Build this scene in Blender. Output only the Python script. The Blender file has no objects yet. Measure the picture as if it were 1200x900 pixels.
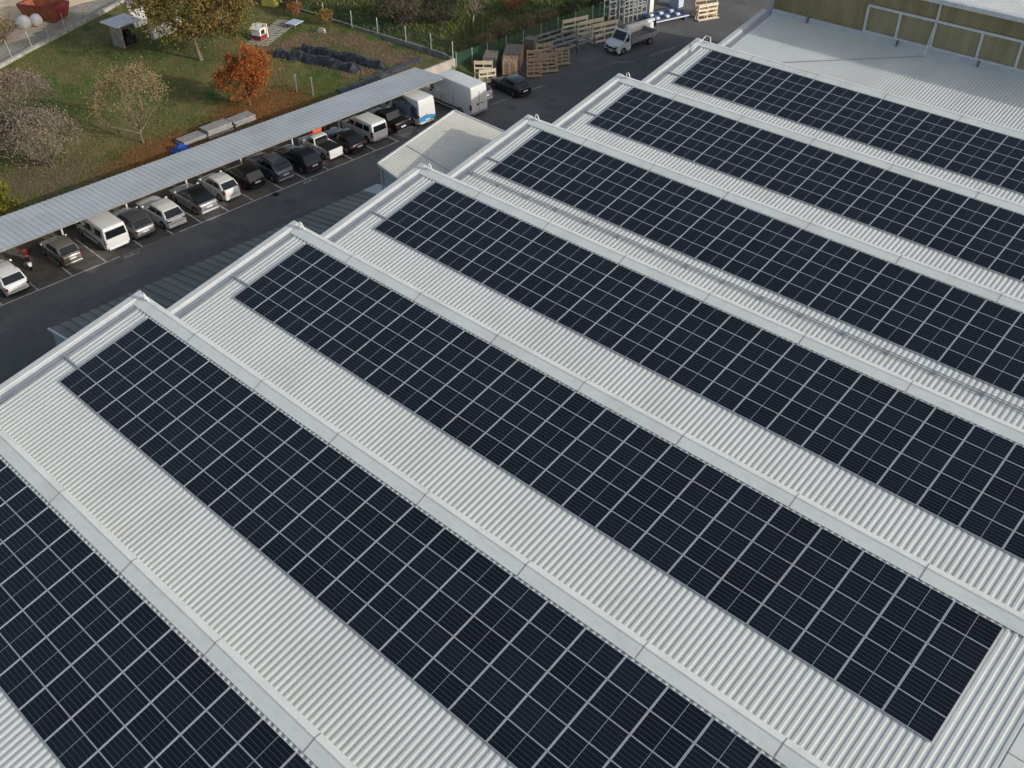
import bpy, bmesh, math, random
from mathutils import Vector, Matrix
R = math.radians
random.seed(7)
scene = bpy.context.scene
col = scene.collection

# ------------------------------------------------------------------ camera
cam_d = bpy.data.cameras.new('Camera'); cam = bpy.data.objects.new('Camera', cam_d); col.objects.link(cam)
CY, CP, CR = 0.7495629368, -0.6804985272, -0.0106654337
cy, sy, cp, sp, cr, sr = math.cos(CY), math.sin(CY), math.cos(CP), math.sin(CP), math.cos(CR), math.sin(CR)
fw = Vector((-sy*cp, cy*cp, sp)); rt = Vector((cy, sy, 0)); up = rt.cross(fw)
cx_, cy_ = cr*rt + sr*up, -sr*rt + cr*up
m = Matrix(((cx_.x, cy_.x, -fw.x, 41.271658), (cx_.y, cy_.y, -fw.y, -7.90316), (cx_.z, cy_.z, -fw.z, 37.845537), (0, 0, 0, 1)))
cam.matrix_world = m
cam_d.sensor_width = 36; cam_d.lens = 1168.905*36/1200; cam_d.clip_start = .5; cam_d.clip_end = 2000
scene.camera = cam

# ------------------------------------------------------------------ light
SUN_EL, SUN_AZ = R(20.5), R(14.5)            # azimuth measured from +X towards +Y
w = bpy.data.worlds.new('World'); scene.world = w; w.use_nodes = True
nt = w.node_tree
sky = nt.nodes.new('ShaderNodeTexSky'); sky.sky_type = 'NISHITA'; sky.sun_disc = False
sky.sun_elevation = SUN_EL; sky.sun_rotation = math.pi/2 - SUN_AZ
sky.air_density = 1.0; sky.dust_density = 3.0; sky.ozone_density = .6
hs = nt.nodes.new('ShaderNodeHueSaturation'); hs.inputs['Saturation'].default_value = .78
nt.links.new(sky.outputs[0], hs.inputs['Color']); nt.links.new(hs.outputs[0], nt.nodes['Background'].inputs[0]); nt.nodes['Background'].inputs[1].default_value = .135
sd = bpy.data.lights.new('Sun', 'SUN'); sd.energy = 2.55; sd.angle = R(.6); sd.color = (1, .955, .885)
so = bpy.data.objects.new('Sun', sd); col.objects.link(so)
sdir = Vector((math.cos(SUN_EL)*math.cos(SUN_AZ), math.cos(SUN_EL)*math.sin(SUN_AZ), math.sin(SUN_EL)))
so.rotation_euler = (-sdir).to_track_quat('-Z', 'Y').to_euler(); so.location = (60, 20, 60)
vs = scene.view_settings; vs.view_transform = 'Standard'; vs.look = 'None'; vs.exposure = .12; vs.gamma = 1
scene.cycles.max_bounces = 6

# ------------------------------------------------------------------ materials
def mat(name, c, rough=.6, metal=0, c2=None, scale=3, detail=4, bump=0, bscale=40, spec=.5, coat=0, stretch=None, lo=.35, hi=.65):
    m = bpy.data.materials.new(name); m.use_nodes = True
    n, l = m.node_tree.nodes, m.node_tree.links; b = n['Principled BSDF']
    b.inputs['Base Color'].default_value = (*c, 1); b.inputs['Roughness'].default_value = rough
    b.inputs['Metallic'].default_value = metal; b.inputs['Specular IOR Level'].default_value = spec
    if coat: b.inputs['Coat Weight'].default_value = coat; b.inputs['Coat Roughness'].default_value = .06
    if c2 or bump:
        tc = n.new('ShaderNodeTexCoord'); src = tc.outputs['Object']
        if stretch:
            mp = n.new('ShaderNodeMapping'); mp.inputs['Scale'].default_value = stretch
            l.new(src, mp.inputs[0]); src = mp.outputs[0]
    if c2:
        t = n.new('ShaderNodeTexNoise'); t.inputs['Scale'].default_value = scale; t.inputs['Detail'].default_value = detail
        l.new(src, t.inputs['Vector'])
        r = n.new('ShaderNodeValToRGB'); r.color_ramp.elements[0].position = lo; r.color_ramp.elements[1].position = hi
        r.color_ramp.elements[0].color = (*c, 1); r.color_ramp.elements[1].color = (*c2, 1)
        l.new(t.outputs[0], r.inputs[0]); l.new(r.outputs[0], b.inputs['Base Color'])
    if bump:
        t2 = n.new('ShaderNodeTexNoise'); t2.inputs['Scale'].default_value = bscale; t2.inputs['Detail'].default_value = 5
        l.new(src, t2.inputs['Vector'])
        bp = n.new('ShaderNodeBump'); bp.inputs['Strength'].default_value = bump; bp.inputs['Distance'].default_value = .05
        l.new(t2.outputs[0], bp.inputs['Height']); l.new(bp.outputs[0], b.inputs['Normal'])
    return m

def weather(m, dirt, amount, streak=(6, .5, 1), spots=14):
    """rain streaks and small dirt spots over an existing material colour"""
    n, l = m.node_tree.nodes, m.node_tree.links; b = n['Principled BSDF']
    lk = b.inputs['Base Color'].links; prev = lk[0].from_socket if lk else None
    tc = n.new('ShaderNodeTexCoord')
    for st, sc, lo, hi, am in ((streak, 1.3, .52, .78, amount), ((1, 1, 1), spots, .66, .74, amount*1.3), ((1, 1, 1), .45, .5, .72, amount*.8)):
        mp = n.new('ShaderNodeMapping'); mp.inputs['Scale'].default_value = st; l.new(tc.outputs['Object'], mp.inputs[0])
        t = n.new('ShaderNodeTexNoise'); t.inputs['Scale'].default_value = sc; t.inputs['Detail'].default_value = 5; l.new(mp.outputs[0], t.inputs['Vector'])
        mr = n.new('ShaderNodeMapRange'); mr.inputs['From Min'].default_value = lo; mr.inputs['From Max'].default_value = hi; mr.inputs['To Max'].default_value = am; l.new(t.outputs[0], mr.inputs[0])
        mx = n.new('ShaderNodeMix'); mx.data_type = 'RGBA'; l.new(mr.outputs[0], mx.inputs[0])
        if prev: l.new(prev, mx.inputs[6])
        else: mx.inputs[6].default_value = b.inputs['Base Color'].default_value
        mx.inputs[7].default_value = (*dirt, 1); prev = mx.outputs[2]
    l.new(prev, b.inputs['Base Color']); return m

def ground_mat(name, cols, scales, bump=.4, bscale=12, rough=.95):
    """several colours mixed by noises of different sizes"""
    m = bpy.data.materials.new(name); m.use_nodes = True
    n, l = m.node_tree.nodes, m.node_tree.links; b = n['Principled BSDF']; b.inputs['Roughness'].default_value = rough
    b.inputs['Specular IOR Level'].default_value = .2
    tc = n.new('ShaderNodeTexCoord'); prev = None
    for i, c in enumerate(cols):
        if prev is None:
            rgb = n.new('ShaderNodeRGB'); rgb.outputs[0].default_value = (*c, 1); prev = rgb.outputs[0]; continue
        sc, lo, hi = scales[i-1]
        t = n.new('ShaderNodeTexNoise'); t.noise_dimensions = '4D'; t.inputs['W'].default_value = i*3.7
        t.inputs['Scale'].default_value = sc; t.inputs['Detail'].default_value = 6; t.inputs['Roughness'].default_value = .62
        l.new(tc.outputs['Object'], t.inputs['Vector'])
        mr = n.new('ShaderNodeMapRange'); mr.inputs['From Min'].default_value = lo; mr.inputs['From Max'].default_value = hi
        l.new(t.outputs[0], mr.inputs[0])
        mx = n.new('ShaderNodeMix'); mx.data_type = 'RGBA'
        l.new(mr.outputs[0], mx.inputs[0]); l.new(prev, mx.inputs[6]); mx.inputs[7].default_value = (*c, 1); prev = mx.outputs[2]
    l.new(prev, b.inputs['Base Color'])
    t2 = n.new('ShaderNodeTexNoise'); t2.inputs['Scale'].default_value = bscale; t2.inputs['Detail'].default_value = 6
    l.new(tc.outputs['Object'], t2.inputs['Vector'])
    bp = n.new('ShaderNodeBump'); bp.inputs['Strength'].default_value = bump; bp.inputs['Distance'].default_value = .08
    l.new(t2.outputs[0], bp.inputs['Height']); l.new(bp.outputs[0], b.inputs['Normal'])
    return m

def leaf_mat(name, cols, rough=.7):
    m = bpy.data.materials.new(name); m.use_nodes = True
    n, l = m.node_tree.nodes, m.node_tree.links; b = n['Principled BSDF']; b.inputs['Roughness'].default_value = rough
    b.inputs['Specular IOR Level'].default_value = .25
    g = n.new('ShaderNodeNewGeometry'); tc = n.new('ShaderNodeTexCoord')
    t = n.new('ShaderNodeTexNoise'); t.inputs['Scale'].default_value = .9; t.inputs['Detail'].default_value = 2
    l.new(tc.outputs['Object'], t.inputs['Vector'])
    a1 = n.new('ShaderNodeMath'); a1.operation = 'MULTIPLY'; a1.inputs[1].default_value = .6; l.new(g.outputs['Random Per Island'], a1.inputs[0])
    a2 = n.new('ShaderNodeMath'); a2.operation = 'MULTIPLY_ADD'; a2.inputs[1].default_value = .8; l.new(t.outputs[0], a2.inputs[0]); l.new(a1.outputs[0], a2.inputs[2])
    a3 = n.new('ShaderNodeMath'); a3.operation = 'SUBTRACT'; a3.inputs[1].default_value = .2; l.new(a2.outputs[0], a3.inputs[0])
    r = n.new('ShaderNodeValToRGB'); e = r.color_ramp.elements
    while len(e) < len(cols): e.new(.5)
    for i, c in enumerate(cols): e[i].position = i/(len(cols)-1); e[i].color = (*c, 1)
    l.new(a3.outputs[0], r.inputs[0]); l.new(r.outputs[0], b.inputs['Base Color'])
    try:
        b.inputs['Subsurface Weight'].default_value = 0
    except Exception: pass
    return m

M = {}
M['roof'] = weather(mat('white_roof_sheet', (.67, .705, .685), .42, 0, (.62, .65, .635), .35, 5, stretch=(1, .25, 1)), (.40, .39, .35), .20)
M['flash'] = weather(mat('flashing_sheet', (.73, .77, .735), .42, 0, (.79, .82, .785), .8, 6, lo=.3, hi=.7), (.42, .41, .37), .28, (1.5, 4, 4), 9)
M['joint'] = mat('joint_sealant', (.30, .27, .23), .8)
M['channel'] = mat('gutter_metal', (.40, .43, .46), .38, .35, (.48, .50, .52), 1.5, 4)
M['cap'] = weather(mat('verge_cap_sheet', (.62, .65, .65), .4, 0, (.55, .58, .58), .6, 4), (.36, .35, .32), .28, (4, 1, 4), 7)
M['wall'] = mat('wall_render', (.55, .56, .56), .8, 0, (.48, .49, .5), 1, 4)
M['bluewall'] = mat('blue_grey_wall', (.36, .42, .50), .7, 0, (.32, .38, .45), 1, 3)
M['galv'] = mat('galvanised_steel', (.33, .34, .36), .45, .5, (.42, .43, .44), 6, 4)
M['darkgalv'] = mat('weathered_steel', (.13, .13, .135), .6, .3, (.2, .19, .19), 5, 4)
M['annexroof'] = weather(mat('annexe_roof_sheet', (.74, .72, .63), .5, 0, (.68, .66, .58), .5, 5), (.42, .40, .33), .25, (.5, 5, 1), 8)
M['seam'] = mat('dark_seam_roof', (.12, .135, .13), .6, .1, (.19, .205, .19), .6, 6, stretch=(.25, 1.3, 1))
M['cport'] = weather(mat('carport_roof_sheet', (.52, .56, .58), .45, .05, (.46, .49, .51), .4, 5), (.30, .30, .28), .3, (.4, 5, 1), 7)
M['asphalt'] = ground_mat('asphalt', [(.125, .125, .126), (.17, .166, .158), (.085, .086, .089), (.075, .075, .077), (.19, .178, .16)], [(.16, .42, .62), (.4, .54, .70), (2.2, .62, .72), (7, .58, .8)], .25, 60, .9)
M['asphalt2'] = ground_mat('parking_asphalt', [(.105, .100, .094), (.165, .145, .120), (.045, .045, .045), (.14, .133, .123)], [(.4, .45, .62), (.9, .56, .68), (5, .55, .75)], .25, 60, .9)
M['patch'] = ground_mat('patched_asphalt', [(.110, .111, .114), (.135, .135, .136)], [(2, .4, .6)], .2, 60, .9)
M['grass'] = ground_mat('garden_grass', [(.105, .140, .032), (.20, .170, .068), (.052, .110, .020), (.22, .150, .075), (.055, .07, .022)],
                        [(.13, .42, .58), (.35, .52, .62), (.5, .54, .70), (5, .46, .74)], .9, 9)
M['field'] = ground_mat('field_grass', [(.085, .108, .032), (.15, .128, .06), (.055, .085, .02), (.045, .055, .018)], [(.12, .46, .62), (.5, .5, .66), (5, .48, .72)], .9, 8)
M['soil'] = ground_mat('garden_soil', [(.15, .12, .07), (.19, .12, .07), (.105, .115, .04), (.22, .11, .07)], [(.6, .4, .6), (.4, .44, .58), (.35, .58, .68)], .9, 10)
M['sand'] = ground_mat('sandy_yard', [(.80, .63, .44), (.70, .54, .37), (.46, .38, .28)], [(.5, .4, .6), (.12, .5, .6)], .6, 8)
M['gravel'] = ground_mat('grey_gravel', [(.28, .265, .225), (.40, .35, .28), (.18, .17, .14)], [(.4, .4, .65), (3, .5, .7)], .8, 14)
M['concrete'] = mat('old_concrete', (.40, .38, .34), .9, 0, (.22, .21, .19), 1.6, 7, .3, 12)
M['retwall'] = mat('retaining_wall', (.50, .46, .40), .85, 0, (.40, .36, .30), 1.2, 6, .15, 10)
M['line'] = mat('road_paint', (.60, .59, .56), .8, 0, (.22, .22, .21), 3, 6, lo=.45, hi=.75)
M['paintfaint'] = mat('worn_road_paint', (.27, .27, .26), .85, 0, (.15, .15, .15), 2, 5)
M['olive'] = mat('translucent_corrugated_panel', (.20, .18, .088), .3, 0, (.29, .26, .15), .5, 6, stretch=(2.5, 1, .3))
M['pane'] = mat('milky_window_pane', (.27, .255, .155), .18, 0, (.20, .185, .10), .7, 5, stretch=(2, 1, .4))
M['frame_w'] = mat('white_frame', (.58, .62, .66), .5, 0, (.5, .54, .58), 2, 3)
M['wood'] = mat('pale_timber', (.78, .68, .52), .75, 0, (.66, .54, .39), 5, 4, stretch=(1, 1, .3))
M['wood2'] = mat('weathered_timber', (.56, .42, .28), .8, 0, (.44, .31, .20), 5, 4)
M['woodgrey'] = mat('grey_timber', (.22, .19, .16), .85, 0, (.15, .13, .11), 4, 4)
M['tarp'] = mat('black_tarp', (.014, .017, .022), .33, 0, (.05, .058, .068), 2.2, 5, .9, 3, lo=.42, hi=.7)
M['bluetarp'] = mat('blue_tarp', (.02, .08, .42), .5, 0, (.015, .06, .32), 4, 3, .4, 6)
M['greynet'] = mat('dark_grey_sheet', (.045, .05, .062), .7, 0, (.075, .078, .088), 2, 5, .5, 6)
M['black'] = mat('black_plastic', (.012, .012, .013), .55)
M['tyre'] = mat('tyre_rubber', (.014, .014, .015), .85)
M['rim'] = mat('alloy_rim', (.45, .46, .47), .35, .8)
M['darkrim'] = mat('dark_rim', (.10, .10, .11), .4, .6)
M['glass'] = mat('car_glass', (.010, .012, .015), .08, 0, spec=.7)
M['redlight'] = mat('tail_lamp_red', (.13, .012, .014), .25, 0, coat=.3)
M['headlamp'] = mat('headlamp_glass', (.30, .31, .33), .12, 0, coat=.6)
M['plate'] = mat('number_plate', (.72, .72, .70), .5)
M['chrome'] = mat('chrome', (.7, .7, .7), .15, 1)
M['bark'] = mat('bark', (.12, .095, .07), .9, 0, (.19, .16, .12), 6, 5, .5, 20)
M['twig'] = mat('bare_twigs', (.22, .175, .14), .9, 0, (.30, .25, .20), 3, 3)
M['twigdark'] = mat('dark_twigs', (.10, .08, .07), .9, 0, (.16, .13, .11), 2, 3)
M['white'] = mat('white_paint', (.74, .74, .72), .55, 0, (.66, .66, .64), 3, 3)
M['orange'] = mat('rusty_orange_steel', (.36, .12, .05), .7, 0, (.24, .07, .035), 2, 5)
M['red'] = mat('red_paint', (.20, .028, .032), .55, 0, (.22, .025, .03), 3, 4)
M['orangebox'] = mat('orange_plastic', (.72, .14, .04), .5)
M['yellow'] = mat('yellow_sheet', (.72, .64, .14), .6)
M['bluesteel'] = mat('blue_painted_steel', (.03, .07, .16), .5, .1, (.045, .09, .19), 3, 3)
M['paleblue'] = mat('pale_blue_panel', (.46, .56, .66), .4)
M['postgreen'] = mat('fence_post', (.42, .45, .42), .7)
M['stone'] = mat('paving_stone', (.42, .39, .34), .9, 0, (.30, .28, .24), 4, 4)
M['boards'] = mat('grey_sheet_stack', (.33, .32, .31), .6, 0, (.24, .23, .22), 3, 4)
M['mural'] = mat('painted_mural', (.30, .37, .44), .5, 0, (.06, .085, .12), 1.1, 4, lo=.4, hi=.6)
M['swoosh'] = mat('blue_livery', (.06, .27, .52), .4)
def paint(name, c, metal=0.0): return mat('car_paint_' + name, c, .32, metal, coat=.8)
P_ = {'white': paint('white', (.72, .72, .70)), 'silver': paint('silver', (.42, .43, .44), .5), 'champagne': paint('champagne', (.27, .25, .22), .5),
      'black': paint('black', (.010, .010, .011)), 'bluegrey': paint('blue_grey', (.13, .16, .20), .4), 'navy': paint('navy_grey', (.035, .043, .058), .3),
      'grey': paint('grey', (.24, .25, .26), .4), 'darkroof': paint('dark_roof', (.09, .095, .10), .3)}

# net fence: fine mesh = partly see-through surface
def net(name, c, dens):
    m = bpy.data.materials.new(name); m.use_nodes = True; n, l = m.node_tree.nodes, m.node_tree.links
    b = n['Principled BSDF']; b.inputs['Base Color'].default_value = (*c, 1); b.inputs['Roughness'].default_value = .8
    t = n.new('ShaderNodeBsdfTransparent'); mx = n.new('ShaderNodeMixShader'); mx.inputs[0].default_value = dens
    l.new(t.outputs[0], mx.inputs[1]); l.new(b.outputs[0], mx.inputs[2]); l.new(mx.outputs[0], n['Material Output'].inputs[0])
    return m
M['greennet'] = net('green_wire_net', (.03, .11, .085), .38)
M['wirenet'] = net('thin_wire_net', (.25, .25, .25), .12)

# solar cells: lines between cells come from the panel's UV (metres)
def cell_mat():
    m = bpy.data.materials.new('solar_cells'); m.use_nodes = True; n, l = m.node_tree.nodes, m.node_tree.links
    b = n['Principled BSDF']; b.inputs['Roughness'].default_value = .2; b.inputs['Specular IOR Level'].default_value = .34
    uv = n.new('ShaderNodeUVMap'); uv.uv_map = 'UVMap'; s = n.new('ShaderNodeSeparateXYZ'); l.new(uv.outputs[0], s.inputs[0])
    def mt(op, a, bb=None):
        k = n.new('ShaderNodeMath'); k.operation = op
        for i, v in enumerate((a, bb)):
            if v is None: continue
            if isinstance(v, (int, float)): k.inputs[i].default_value = v
            else: l.new(v, k.inputs[i])
        return k.outputs[0]
    def lines(c, per, hw):
        f = mt('FRACT', mt('DIVIDE', c, per)); d = mt('ABSOLUTE', mt('SUBTRACT', f, .5))
        return mt('GREATER_THAN', d, .5 - hw/per)
    u, v = s.outputs[0], s.outputs[1]
    rows = lines(v, 1.0/6, .0075); cols = lines(u, 1.72/20, .0025)
    busb = lines(mt('ADD', v, .0), 1.0/54, .0006)
    mid = mt('LESS_THAN', mt('ABSOLUTE', mt('SUBTRACT', u, .86)), .014)
    oi = n.new('ShaderNodeObjectInfo'); g = n.new('ShaderNodeNewGeometry')
    rnd = mt('FRACT', mt('ADD', g.outputs['Random Per Island'], oi.outputs['Random']))
    tone = n.new('ShaderNodeMix'); tone.data_type = 'RGBA'; l.new(rnd, tone.inputs[0])
    tone.inputs[6].default_value = (.0026, .0047, .0095, 1); tone.inputs[7].default_value = (.0058, .0100, .0190, 1)
    prev = tone.outputs[2]
    for fac, c in ((busb, (.03, .034, .042)), (cols, (.04, .046, .058)), (rows, (.065, .074, .09)), (mid, (.26, .27, .31))):
        x = n.new('ShaderNodeMix'); x.data_type = 'RGBA'; l.new(fac, x.inputs[0]); l.new(prev, x.inputs[6]); x.inputs[7].default_value = (*c, 1); prev = x.outputs[2]
    l.new(prev, b.inputs['Base Color'])
    return m
M['cells'] = cell_mat()
M['alu'] = mat('aluminium_frame', (.53, .55, .58), .45, .2)

# ------------------------------------------------------------------ mesh helpers
class MB:
    def __init__(s): s.v = []; s.f = []
    def poly(s, *p):
        i = len(s.v); s.v += [tuple(q) for q in p]; s.f.append(tuple(range(i, i+len(p))))
    def hexa(s, c):
        """8 corners: bottom 4 ccw, top 4 ccw"""
        i = len(s.v); s.v += [tuple(q) for q in c]
        for f in ((3, 2, 1, 0), (4, 5, 6, 7), (0, 1, 5, 4), (1, 2, 6, 5), (2, 3, 7, 6), (3, 0, 4, 7)): s.f.append(tuple(i+k for k in f))
    def box(s, x0, x1, y0, y1, z0, z1, fn=None):
        c = [(x0, y0, z0), (x1, y0, z0), (x1, y1, z0), (x0, y1, z0), (x0, y0, z1), (x1, y0, z1), (x1, y1, z1), (x0, y1, z1)]
        s.hexa([fn(*p) for p in c] if fn else c)
    def bar(s, a, b, w, h, upv=(0, 0, 1)):
        a, b = Vector(a), Vector(b); d = (b-a).normalized(); sd = d.cross(Vector(upv))
        if sd.length < 1e-4: sd = d.cross(Vector((1, 0, 0)))
        sd.normalize(); u = sd.cross(d)
        c = []
        for p in (a, b):
            c.append([p - sd*w/2 - u*h/2, p + sd*w/2 - u*h/2, p + sd*w/2 + u*h/2, p - sd*w/2 + u*h/2])
        i = len(s.v); s.v += [tuple(q) for q in c[0]+c[1]]
        for f in ((0, 1, 2, 3), (7, 6, 5, 4), (0, 4, 5, 1), (1, 5, 6, 2), (2, 6, 7, 3), (3, 7, 4, 0)): s.f.append(tuple(i+k for k in f))
    def tube(s, a, b, r0, r1=None, n=6, caps=True):
        r1 = r0 if r1 is None else r1
        a, b = Vector(a), Vector(b); d = (b-a)
        if d.length < 1e-6: return
        d.normalize(); x = d.orthogonal().normalized(); y = d.cross(x); i = len(s.v)
        for p, r in ((a, r0), (b, r1)):
            for k in range(n):
                t = 2*math.pi*k/n; s.v.append(tuple(p + x*math.cos(t)*r + y*math.sin(t)*r))
        for k in range(n): s.f.append((i+k, i+(k+1) % n, i+n+(k+1) % n, i+n+k))
        if caps: s.f.append(tuple(i+k for k in reversed(range(n)))); s.f.append(tuple(i+n+k for k in range(n)))
    def pipe(s, pts, r, n=6):
        for a, b in zip(pts, pts[1:]): s.tube(a, b, r, r, n)
    def strip(s, A, B):
        for k in range(len(A)-1): s.poly(A[k], A[k+1], B[k+1], B[k])
    def build(s, name, m, parent=None, world=False, smooth=None, bevel=0):
        me = bpy.data.meshes.new(name); v = s.v
        if world and parent: L = parent.location; v = [(p[0]-L.x, p[1]-L.y, p[2]-L.z) for p in v]
        me.from_pydata(v, [], s.f); me.materials.append(m); me.update()
        if smooth is not None:
            me.shade_smooth(); me.set_sharp_from_angle(angle=R(smooth))
        o = bpy.data.objects.new(name, me); col.objects.link(o)
        if parent: o.parent = parent
        if bevel:
            b = o.modifiers.new('Bevel', 'BEVEL'); b.width = bevel; b.segments = 2; b.limit_method = 'ANGLE'
        return o

def tag(o, label=None, cat=None, group=None, kind=None):
    if label: o['label'] = label
    if cat: o['category'] = cat
    if group: o['group'] = group
    if kind: o['kind'] = kind
    return o
def thing(name, label, cat, loc=(0, 0, 0), rz=0, group=None):
    o = bpy.data.objects.new(name, None); col.objects.link(o); o.empty_display_size = .3
    o.location = loc; o.rotation_euler = (0, 0, rz)
    return tag(o, label, cat, group)
def structure(name, bm, m): return tag(bm.build(name, m), kind='structure')
def children(o): return [c for c in bpy.data.objects if c.parent == o]
def copy_tree(o, parent=None):
    c = o.copy(); col.objects.link(c); c.parent = parent
    for ch in children(o): copy_tree(ch, c)
    return c

# ------------------------------------------------------------------ ground
def sheet(name, pts, z, m):
    b = MB(); b.poly(*[(x, y, z) for x, y in pts]); return structure(name, b, m)
sheet('ground', [(-400, -300), (400, -300), (400, 500), (-400, 500)], -.02, M['field'])
sheet('asphalt_yard', [(-27.9, -40), (90, -40), (90, 300), (-24.5, 300), (-25.2, 90), (-26.0, 78), (-26.6, 60), (-27.6, 58)], 0, M['asphalt'])
GZ = 1.25
def terrain(name, poly_test, x0, x1, y0, y1, step, zf, m):
    bm = bmesh.new(); g = {}
    nx, ny = int((x1-x0)/step), int((y1-y0)/step)
    for i in range(nx+1):
        for j in range(ny+1):
            x, y = x0+(x1-x0)*i/nx, y0+(y1-y0)*j/ny
            g[i, j] = bm.verts.new((x, y, zf(x, y)))
    for i in range(nx):
        for j in range(ny):
            c = [g[i, j], g[i+1, j], g[i+1, j+1], g[i, j+1]]
            if poly_test(sum(v.co.x for v in c)/4, sum(v.co.y for v in c)/4): bm.faces.new(c)
    for v in [v for v in bm.verts if not v.link_faces]: bm.verts.remove(v)
    me = bpy.data.meshes.new(name); bm.to_mesh(me); bm.free(); me.materials.append(m); me.shade_smooth()
    o = bpy.data.objects.new(name, me); col.objects.link(o); return tag(o, kind='structure')
def und(x, y): return .05*math.sin(x*.7+1)*math.cos(y*.6) + .03*math.sin(x*1.9+y*1.3)
def wall_x(y): return -28.05 + .026*(y-30)                         # inner face of retaining wall
def low_x(y): return -59.4 - 8.7/19*(y-27.9)                       # far low wall
def gz(x, y): return GZ + und(x, y)*.8
terrain('garden_ground', lambda x, y: x > low_x(y)-.3 and y < 57.9+.02*(x+28), -80, -27.9, -20, 60, .6, gz, M['grass'])
terrain('sandy_yard', lambda x, y: x < low_x(y)-.2, -130, -42, -20, 110, 1.0, lambda x, y: .85+und(x, y)*.6, M['gravel'])
terrain('sand_area', lambda x, y: x < low_x(y)-5-1.2*math.sin(y*.5), -130, -50, -20, 110, .7, lambda x, y: .9+und(x, y)*.6, M['sand'])
def fz(x, y):
    t = max(0, min(1, (-25.9-x)/3)); return .05 + .75*t*t*(3-2*t) + und(x*.8, y*.8)*t
terrain('field_ground', lambda x, y: y > 57.2 and x > low_x(y)-.3, -110, -25.6, 57.0, 160, .7, fz, M['field'])
def soil_t(x, y):
    u = (x+36.5)/8.5; v = (y-52.6-.1*(x+36))/4.6; return u*u*u*u+v*v*v*v < 1+.35*math.sin(x*1.7)+.25*math.sin(y*2.3)
terrain('vegetable_bed', soil_t, -48, -28.6, 46, 57.6, .35, lambda x, y: gz(x, y)+.025+.02*math.sin(y*9), M['soil'])

# parking bays and painted lines
LD = Vector((.0392, .99923)); L0 = Vector((-21.79, 9.58))            # long line direction, a point on it
def lp(t, off=0): p = L0 + LD*t; return (p.x + off, p.y)
sheet('parking_strip', [lp(-12, 0), lp(35.2, 0), (wall_x(44.5)+.05, 44.5), (wall_x(-3)+.05, -3)], .004, M['asphalt2'])
def painted(name, a, b, wd, m, z=.009):
    a, b = Vector(a), Vector(b); d = (b-a).normalized(); nn = Vector((-d.y, d.x))*wd/2
    bm = MB(); bm.poly((*(a-nn), z), (*(b-nn), z), (*(b+nn), z), (*(a+nn), z)); return structure(name, bm, m)
painted('long_bay_line', lp(-12), lp(22.0-13.4), .12, M['line'])
painted('long_bay_line', lp(8.9), lp(13.2), .10, M['paintfaint'])
painted('long_bay_line', lp(13.4), lp(34.9), .12, M['line'])
bay_y = [1.9, 4.5, 7.0, 9.58, 12.1, 14.6, 17.13, 20.0, 22.5, 24.9, 27.3, 29.6, 32.3, 34.6, 36.9, 39.4, 41.85, 44.27, 46.9, 49.4]
for yy in bay_y:
    t = (yy - L0.y)/LD.y; p = lp(t); painted('bay_divider_line', (p[0]-.06, p[1]), (p[0]-4.6, p[1]+.12), .11, M['line'] if yy < 45 else M['paintfaint'], .0085)
for (mx, my, sc) in ((-20.9, 18.3, 1), (-20.25, 34.0, 1.1)):            # worn white scrawl painted in front of the bays
    b = MB()
    for pth in ([(0, 0), (.15, .35), (.3, 0)], [(.08, .14), (.24, .14)], [(.36, .2), (.36, .02), (.55, .02), (.55, .2)], [(.62, .3), (.68, 0), (.8, .03)], [(.56, .22), (.75, .22)], [(.95, 0), (1.1, .05)]):
        for a, c in zip(pth, pth[1:]):
            A = Vector((mx + .0 - a[1]*1.0*sc, my + a[0]*sc)); B = Vector((mx - c[1]*sc, my + c[0]*sc)); d = (B-A).normalized()*.03; nn = Vector((-d.y, d.x))
            b.poly((*(A-nn-d), .0095), (*(B-nn+d), .0095), (*(B+nn+d), .0095), (*(A+nn-d), .0095))
    structure('painted_mark', b, M['line'])
for pts in ([(-18.9, 2), (-11, 2), (-10.6, 26), (-13, 33), (-16.5, 33), (-18.4, 20)], [(-18, 63), (-8, 64), (-7, 84), (-16, 84)]):
    sheet('asphalt_patch', pts, .0035, M['patch'])
for (x0, y0, x1, y1) in ((-19.7, 55.2, -19.0, 62), (-17.6, 70.8, -16.2, 72.2), (-15.9, 74.5, -15.4, 78.2), (-20.2, 50, -20.0, 53.6)):
    painted('worn_line', (x0, y0), (x1, y1), .3, M['paintfaint'], .007)
b = MB(); b.box(-20.9, -20.35, 31.1, 31.6, .001, .014); tag(b.build('drain_cover', M['black']), 'dark square drain grate in the road by the bay line', 'drain cover')

# ------------------------------------------------------------------ factory hall (sawtooth roof)
S = .2009772; PITCH = 9.8543584; NB = 8; XE = 62
cs, sn = math.cos(S), math.sin(S)
def W(k, x, d, n=0): return (x, k*PITCH - d*cs - n*sn, 9 - d*sn + n*cs)
X0 = {0: -.411, 1: -.2198, 2: 0, 3: .1575, 4: .194, 5: .4065, 6: .6209, 7: .75}
def vo(y): return -2.45 + .0195*(y-9.85)                              # outer edge of the verges (hall is slightly skewed)
hall = thing('factory_hall', 'long white factory hall with sawtooth roof carrying the solar panels', 'building', (20, 30, 0))
def ribs(mb, k, xa, xb, d0, d1, pitch=.284, lo=-.094, hi=-.072, xf=None, wv=.068, ws=.062, wc=.092):
    A, B = [], []; x = xa
    s_ = pitch/.284
    while x < xb:
        for dx, n in ((0, lo), (wv*s_, lo), ((wv+ws)*s_, hi), ((wv+ws+wc)*s_, hi)):
            A.append(W(k, x+dx, d0, n)); B.append(W(k, x+dx, d1, n))
        x += pitch
    A.append(W(k, x, d0, lo)); B.append(W(k, x, d1, lo)); mb.strip(B, A)
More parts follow.
